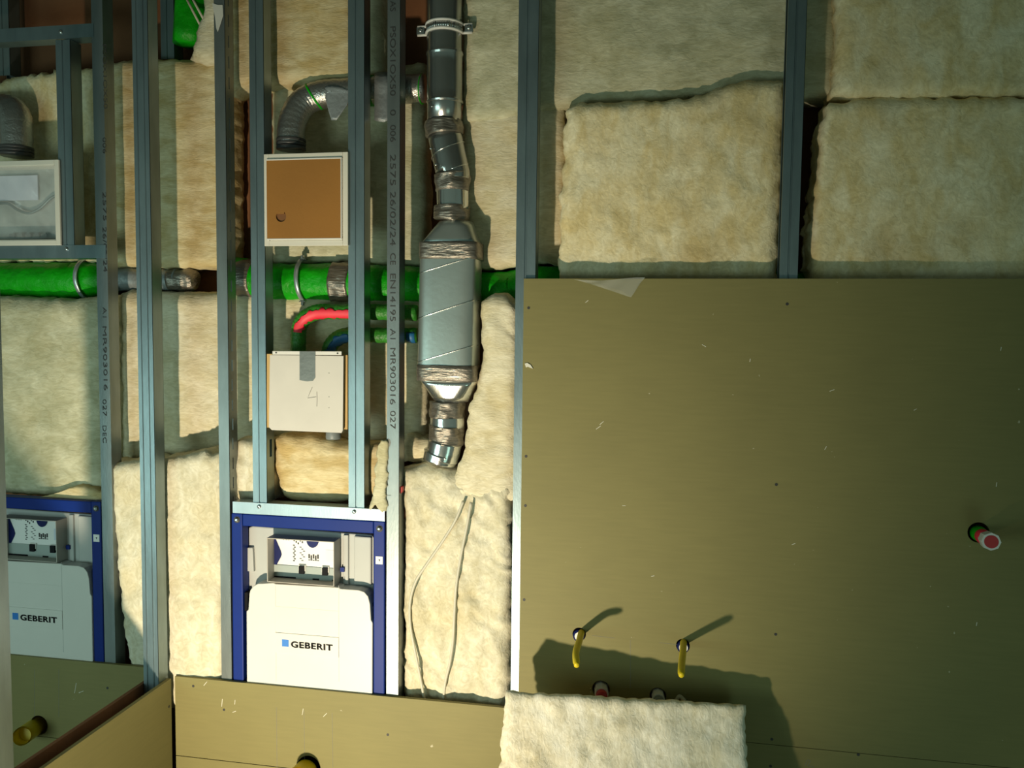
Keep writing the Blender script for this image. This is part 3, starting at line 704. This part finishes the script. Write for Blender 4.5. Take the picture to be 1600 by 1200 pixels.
# flat oval body and funnels
SF, SBk = .012, .135                      # front and back of the silencer
def sec(xl, xr_, y, yf, yb, exp=2.0, n_=56):
    "closed section at photograph row y: xl..xr at its front"
    a, b_ = P(xl, y, yf), P(xr_, y, yf); cx = (a.x+b_.x)/2; rx = (b_.x-a.x)/2; cy = (yf+yb)/2; ry = (yb-yf)/2; z = (a.z+b_.z)/2
    out = []
    for k in range(n_):
        t = 2*math.pi*k/n_; c, s_ = math.cos(t), math.sin(t)
        out.append(Vector((cx+rx*math.copysign(abs(c)**(2/exp), c), cy+ry*math.copysign(abs(s_)**(2/exp), s_), z)))
    return out
def loft(name, mat, secs, jit=0, par=du):
    bm = NB(); R_ = []
    for s_ in secs:
        ring = []
        for p in s_:
            if jit: p = p+Vector((0, 1, 0))*noise.noise(p*Vector((1, 1, 1)).x*0+Vector((p.x*25, p.y*25, p.z*120)))*jit
            ring.append(bm.verts.new(p))
        R_.append(ring)
    n_ = len(R_[0])
    for A, B_ in zip(R_, R_[1:]):
        for k in range(n_): bm.faces.new((A[k], A[(k+1) % n_], B_[(k+1) % n_], B_[k]))
    bm.faces.new(R_[0]); bm.faces.new(R_[-1][::-1]); return wire(bm, name, mat, par, smooth=True)
loft('silencer_body', 'silencer_steel', [sec(652+(y-380)*-.02, 743+(y-380)*-.02, y, SF, SBk, 5) for y in (380, 395, 430, 480, 530, 580, 596)])
loft('upper_funnel', 'silencer_steel', [sec(680+(652-680)*t, 733+(743-733)*t, 344+37*t, .026+(SF-.026)*t, .124+(SBk-.124)*t, 2+3*t) for t in (0, .25, .5, .75, 1)])
loft('lower_funnel', 'duct_shiny', [sec(652+(673-652)*t, 740+(726-740)*t, 595+34*t, SF+.014*t, SBk-.011*t, 5-3*t) for t in (0, .25, .5, .75, 1)])
loft('tape_wrap', 'foil_tape', [sec(650.5, 745, y, SF-.003+(.002 if i % 2 else 0), SBk+.002, 5) for i, y in enumerate((377, 382, 388, 394, 399, 404))], .004)
loft('tape_wrap', 'foil_tape', [sec(646.5, 741, y, SF-.003+(.002 if i % 2 else 0), SBk+.002, 5) for i, y in enumerate((571, 577, 583, 589, 596))], .004)
def seam(y_l, y_r):
    bm = NB(); pts = []
    for k in range(31):
        t = k/30; an = math.pi*(1.08+.98*t)          # from the left side across the front to the right side
        yy = y_l+(y_r-y_l)*t; s_ = sec(652+(yy-380)*-.02, 743+(yy-380)*-.02, yy, SF, SBk, 5, 56)
        cx = sum(p.x for p in s_)/56; cy = (SF+SBk)/2; rx = max(p.x for p in s_)-cx; ry = (SBk-SF)/2
        c, q = math.cos(an), math.sin(an)
        # even spacing across the flat front
        X = -1.0+2.0*t; e = 5
        Yq = (max(0, 1-abs(X)**e))**(1/e)
        pts.append(Vector((cx+rx*X*1.004, cy-ry*Yq*1.0-.001, s_[0].z)))
    tube(bm, pts, .0016, 6); wire(bm, 'lock_seam', 'duct_shiny', du, smooth=True)
seam(428, 400); seam(499, 468); seam(568, 539)
# bracket clamp on the round duct
dc = thing('duct_clamp', 'white lined two part clamp around the top of the duct', 'clamp', ctr(695, 45))
bm = NB(); rc = rpx(695, 45, 54)+.002; c0 = ctr(695, 46)
for dz in (.011, -.013):
    pts = []
    for k in range(25):
        an = math.pi*(1+k/24); pts.append(c0+Vector((math.cos(an)*rc, math.sin(an)*rc, dz+.004*0)))
    pts = [pts[0]+Vector((-.030, 0, 0)), pts[0]+Vector((-.006, 0, 0))]+pts+[pts[-1]+Vector((.006, 0, 0)), pts[-1]+Vector((.030, 0, 0))]
    tube(bm, pts, .0042, 8)
wire(bm, 'rubber_lining', 'white_plastic', dc, smooth=True)
bm = NB()
for k in range(24):
    A = [math.pi*(1+(k+e)/24) for e in (0, 1)]; vs = []
    for an in A:
        for dz in (.009, -.011): vs.append(bm.verts.new(c0+Vector((math.cos(an)*(rc+.001), math.sin(an)*(rc+.001), dz))))
    bm.faces.new((vs[0], vs[1], vs[3], vs[2]))
wire(bm, 'steel_band', 'duct_steel', dc, smooth=True, sol=.0012)
for s_ in (-1, 1):
    p = c0+Vector((s_*(rc+.020), 0, -.001)); bm = NB(); box(bm, p.x-.012, p.x+.012, p.y-.004, p.y+.004, p.z-.010, p.z+.010); wire(bm, 'clamp_ear', 'zinc_dark', dc)
    bm = NB(); disc(bm, p+Vector((0, -.004, 0)), .0065, h=.006, dome=True); wire(bm, 'bolt', 'duct_shiny', dc, smooth=True)

# ------------------------------------------------------------------ access boxes
def access_box(label, xl, xr_, yt, yb, inner, base_name='access_box'):
    Y0 = -.010; xm, ym = (xl+xr_)/2, (yt+yb)/2
    x0, x1 = P(xl, ym, Y0).x, P(xr_, ym, Y0).x; z1, z0 = P(xm, yt, Y0).z, P(xm, yb, Y0).z
    t = thing(base_name, label, 'access panel', ((x0+x1)/2, .02, z0)); fw = .016
    bm = NB()
    for a in ((x0, x0+fw, z0, z1), (x1-fw, x1, z0, z1), (x0+fw, x1-fw, z0, z0+fw), (x0+fw, x1-fw, z1-fw, z1)):
        box(bm, a[0], a[1], Y0, Y0+.008, a[2], a[3])
    wire(bm, 'frame', 'cream_plastic', t, bevel=.0015)
    bm = NB(); w2 = .004; i0 = fw-.002
    for a in ((x0+i0, x0+i0+w2, z0+i0, z1-i0), (x1-i0-w2, x1-i0, z0+i0, z1-i0), (x0+i0, x1-i0, z0+i0, z0+i0+w2), (x0+i0, x1-i0, z1-i0-w2, z1-i0)):
        box(bm, a[0], a[1], Y0+.002, Y0+.06, a[2], a[3])
    wire(bm, 'case', 'cream_plastic', t)
    return t, x0, x1, z0, z1, Y0
t, x0, x1, z0, z1, Y0 = access_box('cream framed access panel with orange brown cardboard cover', 412.5, 543.5, 239, 384, None)
bm = NB(); e = .0075
cx0, cx1, cz0, cz1 = x0+.011, x1-.021, z0+.022, z1-.020
for a in ((cx0, cx1+.004, cz1, cz1+.004), (cx1, cx1+.0035, cz0, cz1), (cx0, cx1+.004, cz0-.004, cz0)):
    box(bm, a[0], a[1], Y0-.005, Y0+.01, a[2], a[3])
wire(bm, 'door_rim', 'white_plastic', t, bevel=.0008)
hx, hz, hr = cx0+.046, cz0+.066, .0165
board_with_holes('cover', cx0, cx1, cz0, cz1, Y0-.004, Y0-.001, [(hx, hz, hr)], 'cardboard', t)
bm = NB(); box(bm, cx0+.002, cx1-.002, Y0+.001, Y0+.0035, cz0+.002, cz1-.002); wire(bm, 'door', 'cardboard_dark', t)
bm = NB(); box(bm, hx-hr, hx+hr*.6, Y0-.0035, Y0-.0005, hz+hr*.45, hz+hr); wire(bm, 'finger_tab', 'cardboard', t)
t, x0, x1, z0, z1, Y0 = access_box('cream framed box covered with clear film, far left', -40, 93, 251, 383.5, None)
bm = NB(); box(bm, x0+.01, x1-.01, .045, .048, z0+.01, z1-.01); wire(bm, 'back_panel', 'back_grey', t)
bm = NB(); nx = 34; rows = []
for i in range(nx+1):
    row = []
    for j in range(nx+1):
        x = x0+.018+(x1-x0-.036)*i/nx; z = z0+.018+(z1-z0-.036)*j/nx
        edge_ = min(i, j, nx-i, nx-j)/nx
        y = .004+(noise.fractal(Vector((x*9, 3, z*9+x*8)), 1, 2, 3)*.026)*min(1, edge_*6); row.append(bm.verts.new((x, y, z)))
    rows.append(row)
for a, b_ in zip(rows, rows[1:]):
    for j in range(nx): bm.faces.new((a[j], a[j+1], b_[j+1], b_[j]))
wire(bm, 'film_cover', 'clear_film', t, smooth=True)
bm = NB(); tube(bm, spline([P(x, y, .030) for x, y in ((-5, 318), (12, 318), (28, 328), (45, 333), (62, 326), (78, 311), (88, 305))], 8), .0045, 10)
wire(bm, 'wire_loop', 'zinc_dark', t, smooth=True)
bm = NB()
for px in (20, 32, 45, 58, 70): a = P(px, 368, .03); box(bm, a.x-.012, a.x+.008, .028, .034, a.z-.006, a.z+.006)
wire(bm, 'foam_strip', 'ink_soft', t)
bm = NB(); a, b_ = P(-20, 275, .03), P(57, 312, .03); box(bm, a.x, b_.x, .036, .04, b_.z, a.z); wire(bm, 'inner_plate', 'label_pale', t)

# white panel with number
Yp = -.012
wp = thing('access_box', 'pale grey panel with handwritten 4 and grey tape, above the cistern', 'access panel', P(480, 676, 0))
a, b_ = P(422, 555, Yp), P(537, 672, Yp)
def quad(pts, y0, y1): bm = NB(); prism(bm, [XZ(x, y, y0) for x, y in pts], y0, y1); return bm
wire(quad([(421.5, 554.5), (536.5, 556), (535.5, 672), (533.5, 676.5), (424.5, 672), (420, 667.5)], Yp, Yp+.006), 'panel', 'panel_grey', wp, bevel=.001)
wire(quad([(425.5, 548.5), (533.5, 549), (533.5, 555), (425.5, 554)], Yp+.001, Yp+.007), 'top_strip', 'white_plastic', wp, bevel=.001)
wire(quad([(417, 553), (543, 555), (543, 671), (417, 668)], .004, .035), 'wooden_frame', 'wood', wp)
wire(quad([(468, 549), (492.5, 549), (492.5, 590), (489, 595), (480, 596), (468, 594)], Yp-.0012, Yp-.0002), 'tape', 'duct_tape', wp)
for x, y in ((431.5, 551), (527.5, 552), (531.5, 672)):
    bm = NB(); disc(bm, P(x, y, Yp+.001), .0028, h=.0006, seg=10); wire(bm, 'screw_hole', 'ink', wp)
bm = NB()
for s_ in ([(488, 605), (484, 614), (481, 622), (494, 620)], [(495, 612), (495.5, 624), (495, 635)]):
    tube(bm, [P(x, y, Yp-.0003) for x, y in s_], .0008, 6)
wire(bm, 'handwritten_number', 'ink_soft', wp)
bm = NB()
for y in (583, 620, 637): disc(bm, P(514, y, Yp), .0015, h=.0004, seg=8)
wire(bm, 'pencil_dots', 'ink_soft', wp)

# ------------------------------------------------------------------ cistern frames
def cistern(label_f, label_c, XR, dz, front=True):
    "XR: right edge of the right blue post. All measures taken from the front one."
    X_ref = P(601, 900, 0).x; off = XR-X_ref
    def Q(px, py, Y): p = P(px, py, Y); p.x += off; p.z += dz; return p
    def qxz(px, py, Y): p = Q(px, py, Y); return (p.x, p.z)
    zb = .25
    base = Q(480, 1000, 0); base.z = .02
    fr = thing('cistern_frame', label_f, 'frame', base)
    xl = Q(362.5, 900, 0).x; xli = Q(379, 900, 0).x; xri = Q(583.5, 900, 0).x; xrr = XR
    zt = Q(482, 808.5, 0).z; zti = Q(482, 828, 0).z; dpt = .042
    bm = NB(); box(bm, xl, xli, .0, dpt, .02, zt); wire(bm, 'post', 'frame_blue', fr, bevel=.003)
    bm = NB(); box(bm, xri, xrr, .0, dpt, .02, zt); wire(bm, 'post', 'frame_blue', fr, bevel=.003)
    bm = NB(); box(bm, xli+.0005, xri-.0005, .001, dpt, zti, zt-.001); wire(bm, 'crossbar', 'frame_blue', fr, bevel=.003)
    for px, py in ((370.5, 812), (593, 826)):
        p = Q(px, py, 0)
        bm = NB(); disc(bm, p, .0105, h=.001); wire(bm, 'washer', 'ink', fr)
        bm = NB(); disc(bm, p+Vector((0, -.001, 0)), .0075, h=.006, dome=True, seg=6); wire(bm, 'bolt', 'duct_shiny', fr)
    p = Q(593, 875.5, 0); bm = NB(); box(bm, p.x-.012, p.x+.010, -.001, .0005, p.z-.012, p.z+.012); wire(bm, 'arrow_sticker', 'sticker_white', fr)
    bm = NB(); prism(bm, [(p.x-.003, p.z+.003), (p.x+.003, p.z+.003), (p.x, p.z-.004)], -.0016, -.001); wire(bm, 'arrow_mark', 'ink', fr)
    ci = thing('toilet_cistern', label_c, 'cistern', Vector((base.x, .05, zb)))
    # grey housing
    hp = [(388.5, 824), (395, 822), (581, 836), (584, 840), (584, 960), (386.5, 940), (387, 900), (385.5, 895), (386, 862), (388.5, 856)]
    bm = NB(); prism(bm, [qxz(x, y, .044) for x, y in hp], .044, .13); wire(bm, 'housing', 'housing_grey', ci, bevel=.004)
    # stepped part of housing right of the collar
    bm = NB(); prism(bm, [qxz(x, y, .036) for x, y in ((536, 836), (544, 836), (544, 914), (536, 912))], .036, .05); wire(bm, 'housing_rib', 'housing_grey', ci, bevel=.002)
    bm = NB(); prism(bm, [qxz(x, y, .030) for x, y in ((552, 838), (579, 840), (579, 916), (552, 914))], .034, .05); wire(bm, 'housing_rib', 'housing_grey', ci, bevel=.004)
    bm = NB(); prism(bm, [qxz(x, y, .030) for x, y in ((386, 856), (394, 856), (396, 894), (386, 893))], .032, .05); wire(bm, 'side_latch', 'housing_grey', ci, bevel=.002)
    # black side clips
    bm = NB(); prism(bm, [qxz(x, y, .012) for x, y in ((381.5, 926), (387, 926), (387, 954), (381.5, 954))], .012, .05); wire(bm, 'side_clip', 'black_plastic', ci)
    bm = NB(); prism(bm, [qxz(x, y, .016) for x, y in ((575, 942), (582, 942), (582, 969), (575, 971))], .016, .05); wire(bm, 'side_clip', 'pipe_grey', ci, bevel=.002)
    # white face with round shoulders
    yf = -.004; z_b = Q(480, 1095, yf).z
    tp = [(389.5, 928), (391, 922), (396, 916), (403, 912), (428, 911), (430, 912.5), (530, 918), (531, 920), (560, 922), (569, 925), (575, 932), (578, 944), (579.5, 969)]
    pts = [qxz(x, y, yf) for x, y in tp]; pts += [qxz(582, 973, yf)]
    xb1 = Q(581.5, 1000, yf).x; xb0 = Q(385, 1000, yf).x
    pts += [(xb1, z_b), (xb0, z_b), qxz(385, 955, yf), qxz(388, 953, yf)]
    bm = NB(); prism(bm, pts, yf, .043); wire(bm, 'face_panel', 'cistern_white', ci, bevel=.004)
    # embossed fields
    for (ya, yb_, dy) in ((948, 986, .0006), (989, 1020, .0022)):
        a_, b2, c_, d_ = qxz(430.5, ya, yf), qxz(529.5, ya+6, yf), qxz(529.5, yb_+6, yf), qxz(430.5, yb_, yf)
        zt_, zb_ = (a_[1]+b2[1])/2, (c_[1]+d_[1])/2
        bm = NB(); box(bm, a_[0], b2[0], yf-dy, yf+.001, zb_, zt_); wire(bm, 'label_field', 'cistern_white', ci, bevel=.0006)
    for px in (430.5, 529.5):
        bm = NB(); a_ = Q(px, 915, yf); box(bm, a_.x-.0005, a_.x+.0005, yf-.0004, yf+.001, Q(px, 1065, yf).z, a_.z); wire(bm, 'mould_line', 'housing_grey', ci)
    # logo
    ly = yf-.0026
    a_ = Q(440.5, 999, ly); b2 = Q(451, 1009.5, ly); sz = b2.x-a_.x
    bm = NB(); box(bm, a_.x, b2.x, ly, ly+.0008, a_.z-sz*1.0, a_.z); wire(bm, 'logo_square', 'label_blue', ci)
    t0 = Q(454.5, 1010, ly); t1 = Q(520, 1013, ly)
    o = text('GEBERIT', .032, (t0.x, ly+.0006, a_.z-sz*.98), (1, 0, 0), (0, 0, 1), 'logo_text', 'ink', ci, .0007, 1.0, .0004, 1.10, .0009)
    xs = [v.co.x for v in o.data.vertices]; k = (t1.x-t0.x)/(max(xs)-min(xs)); mn = min(xs)
    zs = [v.co.z for v in o.data.vertices]; kz = sz*.92/(max(zs)-min(zs)); mz = min(zs)
    for v in o.data.vertices: v.co.x = mn+(v.co.x-mn)*k; v.co.z = mz+(v.co.z-mz)*kz
    # collar: thin walled box around the label plate
    cy0, cy1 = -.006, .046
    ax0 = Q(417, 880, cy0).x; ax1 = Q(522, 880, cy0).x; az1 = Q(470, 843.5, cy0).z; az0 = Q(470, 913, cy0).z; wt = .0028
    co = []
    bm = NB()
    for b_ in ((ax0, ax0+wt, az0, az1), (ax1-wt, ax1, az0, az1), (ax0+wt, ax1-wt, az0, az0+wt), (ax0+wt, ax1-wt, az1-wt, az1)):
        box(bm, b_[0], b_[1], cy0, cy1, b_[2], b_[3])
    wire(bm, 'collar', 'collar_grey', ci, bevel=.001)
    # label plate
    px0, px1, pz0, pz1 = ax0+wt, ax1-wt, az0+wt, az1-wt; py = .040
    pl = None
    bm = NB(); box(bm, px0, px1, py, py+.004, pz0, pz1); plate = wire(bm, 'label_plate', 'sticker_white', ci)
    W, Hh = px1-px0, pz1-pz0
    def rel(u0, u1, v0, v1, y_, mat, nm):
        bm = NB(); box(bm, px0+W*u0, px0+W*u1, py-y_, py, pz1-Hh*v1, pz1-Hh*v0); return wire(bm, nm, mat, plate)
    rel(0, 1, .70, 1, .003, 'sticker_grey', 'lower_ledge')
    bm = NB(); prism(bm, [(px0+W*u, pz1-Hh*v) for u, v in ((0, .08), (.02, .08), (.10, .36), (.115, .45), (.10, .52), (.03, .72), (0, .76))], py-.002, py); wire(bm, 'blue_arrow', 'navy', plate)
    bm = NB(); prism(bm, [(px0+W*(.60+.095*math.cos(math.pi*(1+k/14))), pz1-Hh*.04+Hh*.20*math.sin(math.pi*(1+k/14))) for k in range(15)], py-.004, py); wire(bm, 'blue_knob', 'navy', plate)
    rel(.80, .985, .27, .56, .001, 'label_pale', 'pale_square')
    for u in (.44, .80):
        rel(u-.055, u+.055, .66, .80, .006, 'white_plastic', 'clip_holder'); rel(u-.038, u+.042, .68, .86, .012, 'black_plastic', 'black_clip')
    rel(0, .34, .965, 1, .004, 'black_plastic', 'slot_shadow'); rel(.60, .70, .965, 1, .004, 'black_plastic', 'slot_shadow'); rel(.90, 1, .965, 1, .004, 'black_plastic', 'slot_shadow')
    bm = NB(); rr = random.Random(3)
    def mk(u, v, a, b2): box(bm, px0+W*u, px0+W*(u+a), py-.0008, py, pz1-Hh*(v+b2), pz1-Hh*v)
    for k in range(6): mk(.12+k*.020, .05+.008*(k % 2), .013, .045)
    for k in range(5): mk(.30+k*.032, .07+.035*(k % 3), .020, .045)
    for k in range(9): mk(.290+.014*(k % 2), .20+k*.046, .030, .024)
    for k in range(8): mk(.395+.026*(k % 3), .24+.045*k, .030, .018)
    for k in range(5): mk(.53+k*.034, .40+.025*(k % 2), .024, .10); mk(.53+k*.034, .53, .026, .02)
    mk(.92, .05, .018, .05)
    wire(bm, 'small_print', 'ink', plate)
    p = Q(536, 889.5, .036); bm = NB(); box(bm, p.x-.007, p.x+.006, .030, .044, p.z-.007, p.z+.007); wire(bm, 'blue_button', 'frame_blue', ci)
    return fr, ci
fr1, ci1 = cistern('blue steel cistern frame in the middle, fully visible', 'white cistern with grey collar in the middle blue frame', P(601, 900, 0).x, 0)
XL = P(159.5, 900, 0).x
fr2, ci2 = cistern('blue steel cistern frame cut by the left edge of the photograph', 'shaded white cistern at the far left, behind the low partition', XL, P(80, 780, 0).z-P(482, 808.5, 0).z)

# ------------------------------------------------------------------ cables on the lower batt
for k, (pts, lab) in enumerate(((((724, 783), (712, 812), (694, 842), (668, 880), (650, 908), (641, 940), (641, 975), (648, 1015), (657, 1060), (664, 1098)), 'grey cable bowing left over the wrinkled batt'),
                               (((736, 785), (730, 820), (720, 870), (713, 915), (710, 960), (708, 1000), (703, 1035), (696, 1065), (692, 1102)), 'grey cable running nearly straight down the wrinkled batt'))):
    bm = NB(); tube(bm, spline([P(x, y, .018 if y < 1050 else .022) for x, y in pts], 8), .0042, 12)
    tag(wire(bm, 'cable', 'cable_grey', smooth=True), lab, 'cable', 'cables on the lower batt')

# ------------------------------------------------------------------ pipe stubs through the board
def plug(label, hx, hy, pts, r):
    b0 = P(hx, hy, .0)
    t = thing('pipe_plug', label, 'plug', b0, 'yellow plugs in the large board')
    bm = NB(); c = Vector((b0.x, 0, b0.z))
    tube(bm, [c+Vector((0, .03, 0)), c+Vector((0, -.010, 0)), c+Vector((0, -.0165, 0))], [.0175, .0175, .0165], 24); 
    wire(bm, 'socket', 'navy', t, smooth=True)
    bm = NB(); tube(bm, [c+Vector((.001, -.012, 0)), c+Vector((.001, -.0185, 0))], [.0125, .0125], 24); wire(bm, 'socket_face', 'white_plastic', t)
    path = spline(pts, 8); n_ = len(path)
    bm = NB(); tube(bm, path, [r*(1.0 if i < n_-2 else .75) for i in range(n_)], 18); wire(bm, 'rod', 'yellow_plastic', t, smooth=True)
a = P(908, 990, -.015)
plug('bent yellow rod plug, left of the two above the leaning batt', 905, 991, [P(908.5, 988, -.012), P(905, 1002, -.09), P(900, 1020, -.165), P(901, 1040, -.22)], .0095)
plug('straight yellow rod plug, right of the two above the leaning batt', 1067, 1008.5, [P(1068, 1003, -.012), P(1067, 1020, -.09), P(1065, 1040, -.17), P(1064.5, 1055, -.225)], .0095)
# capped red and green pipe
t = thing('pipe_stub', 'red and green pipe with white six sided end at the far right', 'pipe', P(1528, 832, 0))
ax = [P(1524, 831, .03), P(1530, 834, -.02), P(1537, 839, -.06), P(1542, 842, -.085), P(1549, 846.5, -.125)]
bm = NB(); tube(bm, ax[:3], [.021, .020, .0185], 28); wire(bm, 'green_sleeve', 'green_foil', t, smooth=True)
bm = NB(); tube(bm, ax[1:4], [.0175, .0195, .0195], 28); wire(bm, 'red_section', 'red_paint', t, smooth=True)
bm = NB(); d_ = (ax[4]-ax[3]).normalized(); tube(bm, [ax[3]-d_*.008, ax[3]+d_*.006, ax[4]-d_*.006, ax[4]], [.019, .022, .0235, .0225], 8); wire(bm, 'hex_end', 'white_plastic', t)
bm = NB(); tube(bm, [ax[4]-d_*.002, ax[4]+d_*.0008], .0165, 24); wire(bm, 'red_plug', 'red_plastic', t)
# two stubs just above the leaning batt
def stub(label, x, y, mat, r):
    c = P(x, y, 0); t = thing('pipe_stub', label, 'pipe', c)
    e = P(x+2, y+9, -.055)
    bm = NB(); tube(bm, [c+Vector((0, .03, 0)), e], r, 8); wire(bm, 'socket', 'white_plastic', t)
    d_ = (e-c).normalized(); bm = NB(); tube(bm, [e-d_*.003, e+d_*.03], r*.78, 20); wire(bm, 'plug', mat, t, smooth=True)
stub('red plugged pipe stub just above the leaning batt', 938, 1076, 'red_plastic', .020)
stub('grey plugged pipe stub just above the leaning batt', 1027, 1085, 'pipe_grey', .018)
bm = NB(); tube(bm, spline([P(1056, 1094, -.0165), P(1062, 1088, -.0165), P(1070, 1095, -.0165)], 5), .006, 10, True, 0, .002)
tag(wire(bm, 'wool_scrap', 'wool_white', smooth=True), 'tiny white wool scrap behind the leaning batt', 'scrap')

# yellow waste pipes
def ypipe(label, cx_, cy_, ex, ey, Lp, r, hub):
    c = P(cx_, cy_, .02); e = P(ex, ey, -Lp); d_ = (e-c).normalized()
    t = thing('waste_pipe', label, 'pipe', c, None); 
    bm = NB(); path = [c, c.lerp(e, .5), e]
    tube(bm, path, r, 40, False); tube(bm, path[::-1], r-.003, 40, False)
    bmesh.ops.remove_doubles(bm, verts=bm.verts, dist=1e-6)
    wire(bm, 'tube', 'yellow_plastic', t, smooth=True)
    bm = NB(); tube(bm, [e-d_*.004, e], [r+.0012, r+.0012], 40, False); tube(bm, [e, e-d_*.004], [r-.004, r-.004], 40, False); 
    n_ = 40
    wire(bm, 'rim', 'yellow_plastic', t, smooth=True)
    bm = NB(); tube(bm, [e-d_*.05, e-d_*.046], r-.0035, 40); wire(bm, 'end_stop', 'yellow_plastic', t)
ypipe('yellow pipe poking from the lowest board at the bottom of the picture', 485, 1198, 465, 1218, .085, .036, True)
ypipe('dim yellow pipe in the left cubicle beyond the partition', 58, 1134, 35, 1150, .10, .029, True)

for o in bpy.data.objects:
    if '_b' in o: del o['_b']
